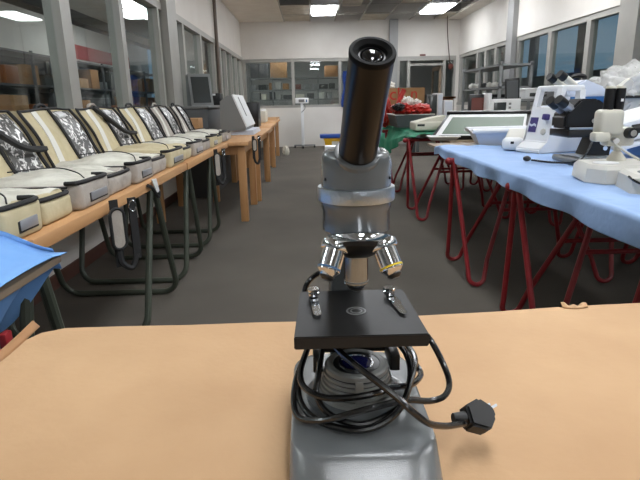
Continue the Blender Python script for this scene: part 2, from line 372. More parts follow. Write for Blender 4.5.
# coat hung by the window, behind the eyepiece tube
jk = thing('hanging_coat', 'blue coat hanging by the back window just left of the eyepiece tube', 'coat', (1.0, YB-.09, .95))
def jf(u, v):
    z = v*.85; wd = .12+.05*(1-v)+.02*math.sin(v*9); return (wd*(u*2-1), -.03*math.sin(u*PI)-.012*math.sin(u*19+v*3), z)
obj('cloth', B().grid(jf, 24, 16), 'jacket', jk, solid=.01); obj('hook', B().cyl((0, .0, .85), (0, .09, .86), .012), 'alu', jk)

# ---- room behind the left windows
struct('wall_neighbour_left', B().box(-5.2, -5.05, YF, 17.5, 0, 3.0), 'wall')
struct('ceiling_neighbour', B().box(-5.2, XL-.15, YF, 17.5, 3.0, 3.1), 'ceil')
for i, y in enumerate((1.0, 6.0, 11.5)):
    t = thing('ceiling_lamp', f'lamp added to brighten the next room, {["nearest", "middle", "farthest"][i]} behind the left windows', 'lamp', (-3.4, y, 2.99), 0, 'added lamps of the next room')  # added lamps, enlarged so the room behind the glass is not black
    obj('frame', B().box(-.2, .2, -1.25, 1.25, -.02, .005), 'white', t); obj('diffuser', B().box(-.17, .17, -1.2, 1.2, -.04, -.02), 'lamp', t)
for i, (y0, y1) in enumerate([(1.6, 4.4), (4.6, 7.4), (7.6, 10.4), (10.6, 13.4), (13.6, 16.4)]):
    t = rack('storage_rack', f'dark storage rack in the next room, {["first", "second", "third", "fourth", "fifth"][i]} one from the near end', -4.95, -4.45, y0, y1, [.4, .95, 1.45, 1.95], [(.48, .02), (.48, (y1-y0)/2), (.48, y1-y0-.02), (.02, .02), (.02, y1-y0-.02)], 'dgrey')
    obj('back_panel', B().box(.0, .012, 0, y1-y0, .1, 2.0), 'dgrey', t)
    for z in (.95, 1.45):
        y = y0+.1
        while y < y1-.5:
            wd = random.uniform(.25, .6); h = random.uniform(.15, .4); m_ = random.choice(['cardb', 'cardd', 'dgrey', 'screen', 'orange', 'grey', 'cardb'])
            tag(obj('stored_box', B().box(-4.9, -4.5, y, y+wd, z+.001, z+h, .01), m_), 'box on the dark racks in the room behind the left windows', 'box', 'boxes in the next room')
            y += wd+random.uniform(.05, .25)
tag(obj('red_banner', B().box(-5.045, -5.03, 12.0, 15.6, 2.1, 2.4), 'pinkred'), 'red banner on the far wall of the room behind the left windows', 'banner')
bm_ = B().box(-3.5, -3.3, YF, 17.4, 2.28, 2.42); struct('trim_beam_neighbour', bm_, 'dgrey')

# ---- corridor beyond the right windows, open to the dusk sky above a low wall
cw = B().box(6.0, 6.12, YF, 17.5, 0, 1.62)
for y in [1, 4, 6.6, 9.2, 11.8, 14.4]: cw.box(6.0, 6.12, y, y+.35, 1.62, 3.0)
cw.box(6.0, 6.12, YF, 17.5, 2.9, 3.1)
struct('wall_corridor', cw, 'extw'); struct('trim_corridor_rail', B().box(5.9, 5.99, YF, 17.5, 1.25, 1.3), 'dgrey')
struct('ceiling_corridor', B().box(XR+.15, 6.12, YF, 17.5, 3.1, 3.2), 'extw')

# ================================================================== FOREGROUND DESK
desk = thing('desk', 'desk under the cardboard sheet that carries the grey microscope', 'desk', (.2, .35, 0))
obj('desk_top', B().box(-.6, .72, -.6, .385, .71, .744, .004), 'board', desk)
for x in (-.55, .67):
    for y in (-.55, .2): obj('leg', B().box(x-.025, x+.025, y-.025, y+.025, 0, .71), 'green', desk)
cs = thing('cardboard_sheet', 'large sheet of tan cardboard covering the front desk under the microscope', 'cardboard', (0, 0, .744))
pts = [(-.44, -.2), (-.445, .4), (-.447, .66), (-.442, .72), (-.425, .755), (-.395, .771), (-.3, .772), (-.2, .770), (-.08, .773), (0, .771), (.1, .777), (.19, .783), (.3, .79), (.36, .797), (.41, .802), (.425, .795), (.45, .797), (.46, .806), (.6, .812), (.9, .83), (.9, -.2)]
obj('sheet', B().prism(pts, 'z', 0, .006), 'card', cs)
def lip(u, v):
    y = .50+u*.28; return (-.440-.010*v-.003*math.sin(u*7), y, .004+.011*v*(.4+.6*u))
obj('raised_edge', B().grid(lip, 14, 3), 'cardd', cs, solid=.003)
def tear(u, v):
    a = u*PI; return (.415+.042*u, .797-.005*math.sin(a)+.009*v, .006+.006*v*(1-.8*math.sin(a))+.002*math.sin(u*17)*v)
obj('torn_flap', B().grid(tear, 16, 3), 'card', cs, solid=.002)

# ================================================================== MICROSCOPE
ms = thing('microscope', 'grey monocular microscope with a chrome ring standing on the cardboard in front', 'microscope', (.0432, .487, .750))
def rrect(hw, yf, yb, r, z, n=7):
    P = []
    for cx, cy, a0 in ((hw-r, yb-r, 0), (-hw+r, yb-r, 90), (-hw+r, yf+r, 180), (hw-r, yf+r, 270)):
        for k in range(n+1):
            a = math.radians(a0+90*k/n); P.append((cx+r*math.cos(a), cy+r*math.sin(a), z))
    return P
base = obj('base', B().rings([rrect(.0680, -.132, .100, .035, 0), rrect(.0690, -.134, .101, .036, .004), rrect(.0688, -.130, .101, .036, .012), rrect(.0680, -.102, .098, .034, .0365), rrect(.0668, -.0985, .0965, .033, .0392), rrect(.0645, -.0955, .0945, .032, .0405), rrect(.055, -.086, .085, .026, .0412)]), 'hammer', ms, ang=24)
obj('base_flange', B().lathe([(.053, .041), (.052, .045), (.044, .047)], n=48), 'scope', ms)
il = B(); prof = [(.043, .046), (.0415, .05)]
z = .0505
for k in range(5):
    r = .0405-.0014*k; prof += [(r, z), (r, z+.0032), (r-.0035, z+.0034), (r-.0035, z+.0052)]; z += .0054
prof += [(.0335, z+.0005), (.0335, .0835), (.0315, .0850), (.0255, .0850), (.0245, .0835)]
il.lathe(prof, n=56)
for a in (-50, 40, 130, 220):
    ca, sa = math.cos(math.radians(a-40)), math.sin(math.radians(a-40))
    q = [(.0405, -.004), (.0405, .004), (.03, .004), (.03, -.004)]
    p = B(); 
    m_ = Matrix(((ca, -sa, 0, 0), (sa, ca, 0, 0), (0, 0, 1, 0), (0, 0, 0, 1)))
    lo = [Vector((.0408, -.0045, .049)), Vector((.0408, .0045, .049)), Vector((.030, .0045, .049)), Vector((.030, -.0045, .049))]
    hi = [Vector((.0345, -.004, .0795)), Vector((.0345, .004, .0795)), Vector((.028, .004, .0795)), Vector((.028, -.004, .0795))]
    il.rings([[m_ @ v for v in lo], [m_ @ v for v in hi]])
ill = obj('illuminator_housing', il, 'ribs', ms, ang=25)
ill.scale = (.97, .97, .83); ill.location = (0, 0, .0078)
obj('groove_shade', B().lathe([(.0376, .052), (.0318, .0775)], n=48), 'black', ill)  # black core in the grooves, painting their shade as colour
obj('inner_ring', B().lathe([(.0248, .080), (.0248, .0842), (.0185, .0838), (.0185, .080)], n=40), 'black', ill)
obj('chrome_ring', B().lathe([(.0184, .080), (.0184, .0858), (.0165, .0858), (.0160, .084)], n=40), 'chrome', ill)
obj('blue_filter', B().lathe([(.0161, .080), (.0161, .0843), (.008, .0852), (0, .0855)], n=40), 'bluef', ill, label='dark blue round light filter')
obj('focus_bracket', B().box(-.045, -.0345, -.004, .045, .069, .087, .0015).box(.0345, .045, -.004, .045, .069, .087, .0015).box(-.045, .045, .034, .05, .072, .085, .0015), 'black', ms)
obj('arm', B().box(-.025, .013, .062, .092, .04, .222, .006, 3).box(-.026, .020, .03, .092, .222, .250, .006, 3), 'scope', ms)
obj('stage_bracket', B().box(-.018, .018, .03, .064, .088, .1225, .002), 'black', ms)
st = B(); lo = [(-.0615, -.057), (.0615, -.057), (.0575, .061), (-.0575, .061)]
st.prism(lo, 'z', .1225, .135); bmesh.ops.bevel(st.bm, geom=st.bm.edges[:], offset=.001, segments=2, affect='EDGES')
stage = obj('stage', st, 'stage', ms)
obj('stage_ring', B().lathe([(.0100, .1345), (.0100, .1357), (.0086, .1357), (.0084, .1345)], n=36).lathe([(.0062, .1345), (.0062, .1356), (.0048, .1356), (.0047, .1345)], n=36), 'grey', stage)
obj('stage_opening', B().lathe([(.0084, .1345), (.0084, .1354), (.0, .1354)], n=36), 'black', stage)
for i, (x, yy, yt, dx) in enumerate(((-.0425, .038, -.012, .003), (.0385, .036, -.014, .004))):
    k = B().lathe([(.003, .135), (.003, .1385), (.0058, .139), (.0058, .1415), (.003, .1418), (.003, .1432), (.0064, .1438), (.0066, .146), (.006, .1466)], (x, yy, 0), n=24)
    cl = obj('clip_screw', k, 'chrome', stage)
    bl = B(); P = [(x-.0050, yy+.002), (x+.0040, yy+.002), (x+dx+.0040, yt+.004), (x+dx+.0035, yt), (x+dx, yt-.0035), (x+dx-.0035, yt), (x+dx-.0042, yt+.004)]
    if i: P = [(x-.0035, yy+.002), (x+.0050, yy+.002), (x+dx+.0055, yy-.022), (x+dx+.0045, yy-.026), (x+dx+.0062, yt+.004), (x+dx+.0060, yt), (x+dx+.003, yt-.003), (x+dx+.000, yt), (x+dx-.001, yt+.004), (x+dx-.0045, yy-.024)]
    bl.prism(P, 'z', .1368, .1378)
    obj('stage_clip', bl, 'chrome', stage)
# head
obj('head_lower', B().lathe([(.024, .2175), (.0295, .2185), (.0322, .222), (.0322, .2405), (.0335, .2435), (.0335, .2505)], n=56), 'scope', ms)
obj('head_ring', B().lathe([(.0340, .2495), (.0362, .2502), (.0366, .252), (.0366, .261), (.0361, .2628), (.0340, .2632)], n=64), 'steel', ms, label='brushed silver clamping ring')
hd = obj('head_upper', B().lathe([(.0330, .2625), (.0330, .284), (.0322, .2895), (.0300, .2945), (.026, .2972), (.018, .2978)], n=56), 'scope', ms)
obj('label_plate', B().box(-.0285, -.0125, .004, .018, .2935, .2995, .0008), 'white', hd)
for a in (-152, -28): obj('set_screw', B().lathe([(.0016, 0), (.0016, .0012)], (.0333*math.cos(math.radians(a)), .0333*math.sin(math.radians(a)), .2715), (math.cos(math.radians(a)), math.sin(math.radians(a)), 0), 12), 'black', hd)
ax = Vector((.046, -.643, .766)).normalized(); bpt = Vector((0, -.0205, .2965))
obj('tube_seat', B().lathe([(.0262, -.030), (.0262, -.0155), (.0250, -.0130), (.0205, -.0125)], bpt, ax, 48), 'scope', hd)
obj('tube_collar', B().lathe([(.0212, -.016), (.0212, -.0015), (.0200, .0), (.0178, .0002)], bpt, ax, 48), 'scope', hd)
obj('eyepiece_tube', B().lathe([(.0172, -.02), (.0172, .0985), (.0168, .0986), (.0, .0986)], bpt, ax, 56), 'tubeb', ms)
obj('eye_cup', B().lathe([(.0165, .0975), (.0175, .099), (.0176, .1022), (.0170, .1032), (.0145, .1034), (.0112, .1010), (.0105, .0988), (.0100, .0985)], bpt, ax, 56, False, False), 'cup', ms)
obj('eye_lens', B().lathe([(.0098, .096), (.0092, .0985), (.0070, .1005), (.0035, .1018), (0, .1021)], bpt, ax, 40), 'lens', ms)
# nosepiece with three objectives
TA = math.radians(20); A0 = Vector((0, -math.sin(TA), -math.cos(TA))); C0 = Vector((0, -.020, .2145))
obj('turret', B().lathe([(.020, -.006), (.0300, -.0035), (.0312, .0), (.0305, .0035), (.028, .004)], C0, A0, 56), 'chrome', ms)
obj('turret_cone', B().lathe([(.0275, .0035), (.0265, .007), (.019, .013), (.009, .0165), (.0, .017)], C0, A0, 48), 'black', ms)
p0 = (Vector((0, 0, -1))-A0*math.cos(TA)).normalized()
for ph, rad, ln, ring_m, lab in ((0, .0118, .041, 'steel', 'long steel objective pointing straight down'), (115, .0105, .030, 'yel', 'short chrome objective with a yellow ring'), (-115, .0105, .030, 'blu', 'short chrome objective with a blue ring')):
    q = Matrix.Rotation(math.radians(ph), 3, A0); pp = q @ p0
    if (pp.x < 0) == (ring_m == 'yel') and ph: q = Matrix.Rotation(math.radians(-ph), 3, A0); pp = q @ p0
    d_ = A0*math.cos(TA)+pp*math.sin(TA); mt = C0+pp*.0215+d_*(.004)
    ob = B().lathe([(.0085, -.003), (.0128, -.001), (.0135, .001), (.0135, .005), (.0128, .0065), (rad, .007), (rad, ln-.004), (rad-.001, ln-.003), (rad-.0035, ln), (rad-.004, ln+.002), (.003, ln+.0035)], mt, d_, 40)
    oo = obj('objective', ob, 'chrome' if ph else 'dsteel', ms, label=lab)
    obj('colour_ring', B().lathe([(rad, ln-.0072), (rad+.0003, ln-.007), (rad+.0003, ln-.0055), (rad, ln-.0053)], mt, d_, 40), ring_m if ph else 'grey', oo)
    obj('front_lens', B().lathe([(rad-.0035, ln-.001), (rad-.0038, ln+.0022), (.004, ln+.0045), (.0, ln+.0046)], mt, d_, 24), 'black', oo)
# cord wrapped round the lamp housing
loopA = [(0.0565, 0.043, 0.0831), (0.0668, 0.033, 0.094), (0.0763, 0.013, 0.0989), (0.0905, 0.003, 0.0738), (0.0946, -0.012, 0.0579), (0.0858, -0.027, 0.0524), (0.0684, -0.037, 0.0536), (0.0426, -0.052, 0.0649), (0.0148, -0.067, 0.069), (-0.0095, -0.072, 0.0658), (-0.035, -0.067, 0.0561), (-0.0565, -0.052, 0.0478), (-0.0644, -0.037, 0.0514), (-0.0634, -0.017, 0.0659), (-0.056, 0.003, 0.0783), (-0.0493, 0.023, 0.0873), (-0.0419, 0.043, 0.1)]
loopB = [(0.0337, 0.056, 0.0903), (0.0478, 0.046, 0.0787), (0.0587, 0.023, 0.0717), (0.0677, 0.013, 0.0621), (0.0667, -0.002, 0.0611), (0.0512, -0.027, 0.0658), (0.0271, -0.047, 0.076), (0.0162, -0.057, 0.0772), (-0.0086, -0.059, 0.0738), (-0.0344, -0.054, 0.0715), (-0.0521, -0.040, 0.0725), (-0.058, -0.022, 0.0774), (-0.053, 0.003, 0.0863), (-0.0411, 0.04, 0.0981)]
loopC = [(-0.0316, 0.013, 0.111), (-0.0402, -0.032, 0.0805), (-0.0426, -0.042, 0.0701), (-0.0364, -0.052, 0.0589), (-0.0208, -0.062, 0.0522), (-0.0008, -0.066, 0.0496), (0.0194, -0.061, 0.053), (0.039, -0.047, 0.0566), (0.0513, -0.017, 0.0566), (0.057, 0.003, 0.0656), (0.0551, 0.023, 0.0757), (0.0472, 0.053, 0.0787)]
loopD = [(-.052, .03, .075), (-.060, -.005, .068), (-.058, -.035, .056), (-.042, -.058, .050), (-.012, -.073, .049), (.014, -.072, .052), (.036, -.06, .062), (.05, -.035, .075), (.06, -.005, .082), (.058, .03, .082)]
diag = [(-0.0314, -0.010, 0.1198), (-0.0213, -0.032, 0.1099), (-0.0077, -0.054, 0.1063), (0.0107, -0.071, 0.0979), (0.0295, -0.083, 0.0861), (0.0411, -0.087, 0.076), (0.0569, -0.083, 0.0605), (0.0767, -0.067, 0.0459), (0.097, -0.050, 0.0358), (.101, -.047, .0345)]
rear = [(-0.001, 0.098, 0.1104), (-0.0074, 0.108, 0.126), (-0.018, 0.104, 0.1428), (-0.0338, 0.094, 0.1453), (-0.047, 0.085, 0.1392), (-0.0531, 0.083, 0.1258), (-0.0549, 0.078, 0.1033), (-0.0524, 0.06, 0.0747)]
cb_ = B()
for l_ in (loopA, loopB, loopC, loopD, diag, rear): cb_.tube(l_, .0032, 10)
cord = obj('power_cord', cb_, 'cable', ms)
pl = B(); P = [(-.014, -.011), (.006, -.017), (.0175, -.004), (.0175, .006), (.004, .016), (-.014, .009)]
pl.prism(P, 'z', -.010, .010); bmesh.ops.bevel(pl.bm, geom=pl.bm.edges[:], offset=.0025, segments=2, affect='EDGES')
pl.cyl((-.026, 0, -.001), (-.012, -.001, 0), .0045, .007)
pm = Matrix.Translation((.1165, -.035, .0335)) @ Matrix.Rotation(math.radians(8), 4, 'Z') @ Matrix.Rotation(math.radians(38), 4, 'X') @ Matrix.Rotation(math.radians(12), 4, 'Y')
plug = obj('plug', pl.xf(pm), 'black', ms)
obj('plug_pin', B().box(.014, .026, -.0012, .0012, .002, .006).box(.014, .026, .003, .0054, -.006, -.002).xf(pm @ Matrix.Rotation(math.radians(20), 4, 'Z')), 'steel', plug)

# ================================================================== LEFT TABLES
def tabletop(name, label, x0, x1, y0, y1, z0, z1, m, cat='table top'):
    o = obj(name, B().box(x0, x1, y0, y1, z0, z1, .004), m); return tag(o, label, cat)
tabletop('table_top', 'long birch-edged table top under the nearer canvas bags at the left', -1.57, -.74, 1.35, 3.15, .708, .75, 'wood')
tabletop('table_top', 'birch-edged table top under the farther canvas bags at the left', -1.57, -.735, 3.16, 4.76, .708, .75, 'wood')
def green_trestle(label, y, dy=.27, x0=-1.46, x1=-.8):
    t = thing('green_trestle', label, 'trestle', (0, y, 0), 0, 'dark green trestles at the left')
    obj('top_bar', B().box(x0, x1, -.03, .03, .66, .706, .005), 'green', t)
    for s in (-1, 1):
        f = B(); r = .09
        P = [(x0, s*.03, .69), (x0, s*(.03+(dy-.03)*.8), .69*.2)]
        for k in range(7):
            a = PI+PI/2*k/6; zc = .018+r; P.append((x0+r+r*math.cos(a), s*dy, zc+r*math.sin(a)))
        for k in range(7):
            a = -PI/2+PI/2*k/6; P.append((x1-r+r*math.cos(a), s*dy, .018+r+r*math.sin(a)))
        P += [(x1, s*(.03+(dy-.03)*.8), .69*.2), (x1, s*.03, .69)]
        P = [(p[0], s*(.03+(dy-.03)*(1-p[2]/.69)), p[2]) for p in P]
        obj('leg_frame', f.tube(P, .017, 10, smooth=False), 'green', t)
    return t
green_trestle('dark green trestle under the nearer bag table, closest to the cardboard', 2.62, .315)
green_trestle('dark green trestle under the joint of the two bag tables', 3.40)
green_trestle('dark green trestle under the far end of the bag tables', 4.2, .24)
green_trestle('dark green trestle half hidden below the blue cloth at the left edge', 1.32, .2, -1.4, -.74)
# near table with the sky-blue cloth
tabletop('table_top', 'table board with a worn edge under the sky-blue cloth at the left edge', -1.58, -.615, .35, 1.235, .722, .740, 'board')
nc = B()
def rise(x): k = min(1, max(0, (-x-.63)/.16)); return .055*k*k*(3-2*k)
def ncf(u, v):
    x = -1.57+.965*u; y = .36+.885*v; z = .743+.006*noise.noise(Vector((x*6, y*6, 0)))+.008*max(0, math.sin(v*PI))*math.sin(u*5)**2+.006+rise(x)
    if v > .93: z -= .004
    return (x, y, z)
nc.grid(ncf, 30, 24)
cl = thing('sky_blue_tablecloth', 'sky-blue plastic cloth on the table at the left edge', 'tablecloth', (0, 0, 0))
obj('cloth_top', nc, 'blueL', cl, solid=.002)
def flap(u, v):
    x = -1.5+.86*u; d_ = (.06+.17*max(0, math.sin(PI*min(1, max(0, (u-.55)/.42))))) if u > .5 else .07
    return (x, 1.248+.018*math.sin(u*21)*v+.015*v, .752+rise(x)-v*(d_+rise(x)))
obj('cloth_hanging_end', B().grid(flap, 40, 8), 'blueL', cl, solid=.002)
def flap2(u, v):
    y = .62+u*.6; d_ = .03+.14*math.sin(PI*u)**.8
    return (-.66-.05*v+.014*math.sin(u*13)*v, y, .721-v*d_)
obj('cloth_fold_below', B().grid(flap2, 30, 8), 'blueL', cl, solid=.002)
rc = thing('red_clamp', 'red metal clamp on the desk side at the lower left corner', 'clamp', (-.60, .93, .60))
obj('clamp_body', B().box(-.035, .04, -.02, .02, -.03, .035, .008).box(.0, .014, -.012, .012, .03, .075, .003).cyl((-.02, -.021, .02), (.03, -.021, .0), .01), 'red', rc)
obj('clamp_leg', B().box(-.012, .012, -.012, .012, -.60, -.028), 'green', rc)

# ---- canvas bags
def make_bag(fab, w, idx=0):
    t = thing('canvas_bag', '', 'bag'); h = w/2; lfab = 'greyc' if idx >= 5 else 'khaki'; rnd = random.Random(idx+3); pf = rnd.uniform(.8, 1.7); ofs = rnd.uniform(-.04, .04)
    obj('body', B().box(-.385, -.012, -h, h, .0, .086, .016, 3), fab, t, disp=.006, dfr=16)
    def top(u, v):
        x = -.375+.36*u; y = -h+.012+(w-.024)*v
        return (x, y, .082+.020*pf*max(0, math.sin(PI*u))**.5*max(0, math.sin(PI*v))**.4+.013*noise.noise(Vector((x*11, y*9, idx*7)))+.004*noise.noise(Vector((x*40, y*25, idx))))
    obj('top_flap', B().grid(top, 24, 28), 'khaki' if idx == 3 else 'pale', t, ang=80)
    obj('seam', B().tube([(-.34, -.02*w+ofs, .098+.01*pf), (-.2, .1*w+ofs, .098+.016*pf), (-.08, -.05*w+ofs, .094+.012*pf), (-.03, -.2*w, .09)], .0025, 6), 'trim', t)
    # two front pockets with black rolled zips
    sp = .0 if idx == 0 else .035 if idx == 3 else -.01
    for k, (y0, y1, hh) in enumerate(((-h, sp, .090), (sp+.012, h, .072))):
        p = obj('pocket', B().box(-.03, .022 if k == 0 else .012, y0+.006, y1-.004, .002, hh, .014, 3), fab, t, disp=.006, dfr=22)
        q = .018 if k == 0 else .008
        z_ = B().tube([(-.03, y0+.012, hh+.002), (q-.006, y0+.014, hh+.004), (q, (y0+y1)/2, hh+.003), (q-.006, y1-.012, hh+.002), (-.04, y1-.01, hh+.003)], .0075, 8)
        obj('zip_trim', z_, 'trim', p)
        if k == 0:
            obj('label_frame', B().box(.022, .0245, y0+.07, y1-.04, .018, .05, .001), 'trim', p)
            obj('label_window', B().box(.0225, .0265, y0+.078, y1-.044, .024, .052, .001), 'silver', p)
    # side piping
    obj('piping', B().tube([(-.37, -h+.004, .079), (-.2, -h-.001, .081), (-.02, -h+.003, .080)], .004, 6), 'trim', t)
    # raised lid, leaning back: canvas half and patterned half
    def slab(y0, y1, th, a=(.0, .0), ins=0, z0=.07, z1=.325):
        b = B(); xa, xb = -.365, -.485
        lerp = lambda z: xa+(xb-xa)*((z-.07)/.255)
        zs_ = [z0+(z1-z0)*k/6 for k in range(7)]; P = [(lerp(z)+th+.010*math.sin(PI*k/6), z) for k, z in enumerate(zs_)]+[(lerp(z), z) for z in zs_[::-1]]
        n_ = max(1, int((y1-y0)/.05)); rs = [[(p[0], y0+(y1-y0)*j/n_, p[1]+.007*noise.noise(Vector((idx*5, 11*(y0+(y1-y0)*j/n_), 2)))) for p in P] for j in range(n_+1)]
        return b.rings(rs)
    lid = obj('lid', slab(-h+.01, h-.01, .03), lfab, t, disp=.016, dfr=6)
    if idx < 2: obj('lid_pocket', slab(-h+.04, -h+.30*w, .037, z0=.085, z1=.25), 'greyc', lid, disp=.016, dfr=6)
    obj('lid_stripe', slab(-h+.35*w*.5, -h+.35*w*.5+.045, .034, z0=.08, z1=.326), 'stripe', lid, disp=.016, dfr=6)
    obj('foil_panel', slab(.06*w, h-.05, .035, z0=.085, z1=.318), 'foil', lid, disp=.016, dfr=6)
    obj('lid_tag', slab(.10*w, .22*w, .039, z0=.285, z1=.315), 'white', lid, disp=.016, dfr=6)
    tr = B()
    for y in (-h+.008, .02*w, h-.03): tr.tube([(-.328, y, .08), (-.355, y-.003, .14), (-.378, y-.004, .2), (-.41, y-.002, .265), (-.448, y, .328)], .0075, 6)
    tr.tube([(-.452, -h+.01, .328), (-.455, 0, .334), (-.452, h-.02, .328)], .006, 6)
    obj('lid_trim', tr, 'trim', lid, disp=.016, dfr=6)
    if idx in (1, 3): obj('carry_strap', B().tube([(-.45, -.12*w, .332), (-.40, .0*w, .27), (-.345, .18*w, .19), (-.33, .45*w, .17)], .014, 6), 'trim', lid)
    obj('carry_handle', B().tube([(-.47, -.16*w, .325), (-.475, -.12*w, .345), (-.475, .0, .35), (-.47, .05*w, .325)], .008, 6), 'greyc' if idx % 2 else 'trim', lid)
    return t
spans = [(1.27, 1.69, 'khaki', 'khaki canvas bag with a silver label, nearest the sky-blue cloth'),
         (1.72, 2.27, 'greyc', 'grey canvas bag with a silver label, second from the near end of the row'),
         (2.30, 2.84, 'greyc', 'grey canvas bag in the middle of the near table beside the hanging white tag'),
         (2.88, 3.46, 'khaki', 'khaki canvas bag with a silver label standing over the joint of the two tables'),
         (3.50, 4.14, 'greyc', 'grey canvas bag on the farther birch-edged table, right after the khaki one'),
         (4.17, 4.72, 'khaki', 'khaki canvas bag at the far end of the birch-edged tables'),
         (4.80, 5.26, 'greyc', 'last grey canvas bag of the row, on the wooden desk beside the cardboard box')]
for y0, y1, fab, lab in spans:
    b_ = make_bag(fab, y1-y0, spans.index((y0, y1, fab, lab))); b_.location = (-.785 if y0 > 1.3 else -.79, (y0+y1)/2, .751); b_['label'] = lab; b_['group'] = 'canvas bags in a row along the left windows'
# hanging shoulder straps
def strap(label, x, y, z, L=.13, pad=True):
    t = thing('shoulder_strap', label, 'strap', (x, y, z), math.radians(-42)); 
    if pad:
        P = []; n = 28
        for k in range(n):
            a = 2*PI*k/n; P.append((.026*math.cos(a), -.5*L+(.5*L-.026)*(1 if math.sin(a) > 0 else -1)+.026*math.sin(a)))
        q = obj('pad', B().prism([(p[0], p[1]) for p in P], 'x', -.006, .006), 'greyc', t)
        obj('pad_border', B().tube([(.004, p[0], p[1]) for p in P], .006, 6, smooth=False, closed=True), 'trim', q)
    obj('webbing', B().box(-.012, -.008, -.016, .016, -L-.07, .03).box(-.004, .004, .05, .08, -.2, .03), 'trim', t)
    obj('webbing_loop', B().tube([(-.002, .065, -.18), (.0, .04, -.23), (.0, .0, -.2), (-.01, 0, -.12)], .011, 6), 'trim', t)
    obj('buckle', B().tube([(.004, .065+.013*math.cos(a), -.0+.02*math.sin(a)) for a in [k*PI/5 for k in range(10)]], .003, 6, closed=True), 'chrome', t)
    return t
strap('padded shoulder strap hanging over the near table edge with a buckle', -.700, 1.84, .735, .15)
strap('padded shoulder strap hanging from the far table in front of the trestle', -.69, 3.9, .735, .17)
strap('small padded strap hanging by the wooden desk leg', -.52, 4.98, .76, .11)
tg = thing('paper_tag', 'white paper tag with a black strap hanging over the near table edge', 'tag', (-.728, 2.42, .74))
obj('tag_card', B().prism([(-.03, .02), (.04, .015), (.075, -.055), (.03, -.05)], 'x', -.002, .002), 'white', tg)
obj('tag_strap', B().tube([(-.004, -.08, .0), (.0, -.03, -.02), (.0, .05, -.075), (0, .07, -.05)], .008, 6), 'trim', tg)

# ---- wooden desks further back
def wood_desk(label, x0, x1, y0, y1, h=.75):
    t = thing('wooden_desk', label, 'desk', ((x0+x1)/2, (y0+y1)/2, 0), 0, 'wooden desks along the left windows'); a, b = (x1-x0)/2, (y1-y0)/2
    obj('desk_top', B().box(-a, a, -b, b, h-.035, h, .005), 'wood', t)
    obj('apron', B().box(-a+.06, a-.06, -b+.07, b-.07, h-.12, h-.036), 'wood2', t)
    for sx in (-1, 1):
        for sy in (-1, 1):
            cx, cy = sx*(a-.07), sy*(b-.08); obj('leg', B().box(cx-.035, cx+.035, cy-.035, cy+.035, 0, h-.036, .004), 'wood2', t)
    return t
wood_desk('light wooden desk right after the birch-edged tables', -1.5, -.56, 4.8, 5.8)
wood_desk('light wooden desk carrying the slanted console', -1.15, -.53, 5.84, 7.5)
wood_desk('light wooden desk carrying the black case, beyond the console', -1.15, -.56, 7.54, 9.2)
wood_desk('light wooden desk with the white printer near the back wall', -1.3, -.6, 9.3, 11.2)
wood_desk('farthest wooden desk touching the back wall corner', -1.3, -.72, 11.4, 13.2)
tag(obj('cardboard_box', B().box(-1.42, -1.14, 5.52, 5.75, .751, .95, .004), 'cardb'), 'small brown cardboard box behind the last canvas bag', 'box')
cab = thing('grey_cabinet', 'grey metal cabinet against the left windows below the tilted monitor', 'cabinet', (-1.335, 7.0, 0))
obj('body', B().box(-.17, .17, -.8, .8, 0, 1.04, .006), 'dgrey', cab); obj('top_plate', B().box(-.19, .19, -.82, .82, 1.041, 1.07, .004), 'grey', cab)
mo = thing('old_monitor', 'grey monitor with a dark screen standing on the cabinet by the left windows', 'monitor', (-1.35, 6.75, 1.071), math.radians(-62))
obj('housing', B().prism([(-.09, 0), (.10, 0), (.02, .38), (-.08, .36)], 'y', -.14, .14), 'grey', mo)
obj('screen', B().prism([(.099, .035), (.105, .035), (.032, .345), (.026, .345)], 'y', -.11, .11), 'screen', mo)
bb = thing('black_box', 'small black box with a pale label on the grey cabinet', 'box', (-1.3, 7.52, 1.071)); obj('body', B().box(-.1, .1, -.1, .1, 0, .16, .006), 'black', bb); obj('label_plate', B().box(-.03, .03, -.102, -.1, .13, .155), 'white', bb)
co = thing('slanted_console', 'white and grey wedge-shaped console on the wooden desk', 'console', (-.83, 6.0, .80))
obj('housing', B().prism([(-.14, 0), (.13, 0), (.14, .03), (.0, .375), (-.05, .375), (-.13, .315)], 'y', -.15, .75), 'grey', co)
obj('front_panel', B().prism([(.14, .032), (.152, .04), (.012, .385), (-.0, .377)], 'y', -.148, .75), 'white', co)
obj('slot', B().prism([(.108, .148), (.112, .15), (.026, .36), (.022, .36)], 'y', .2, .24), 'black', co)
pp_ = B()
for k in range(4): pp_.box(-.98+.006*k, -.61-.004*k, 5.88+.004*k, 6.7, .751+.012*k, .7625+.012*k)
tag(obj('paper_stack', pp_, 'whiteb'), 'low stack of pale paper pads under the slanted console', 'paper')
bc = thing('black_case', 'upright black case with a white label behind the slanted console', 'case', (-.86, 7.75, .751)); obj('body', B().box(-.14, .14, -.12, .3, 0, .35, .01), 'black', bc); obj('label_plate', B().box(-.06, -.03, -.122, -.12, .29, .32), 'white', bc)
pr = thing('printer', 'cream desktop printer on the desk beyond the black case', 'printer', (-.98, 9.7, .751)); obj('body', B().box(-.2, .22, -.25, .25, 0, .2, .02), 'beige', pr); obj('cover', B().box(-.18, .05, -.2, .2, .2, .32, .02), 'boxw', pr); obj('paper_tray', B().box(.0, .2, -.18, .18, .2, .225, .004), 'white', pr)
fb = B().blob((0, 0, .1), (.07, .07, .11), .3, 3, 4, flat=0); o = obj('plastic_sack', fb, 'beige'); o.location = (-.50, 11.2, .0); tag(o, 'small beige plastic sack on the floor beside the far wooden desk', 'sack')

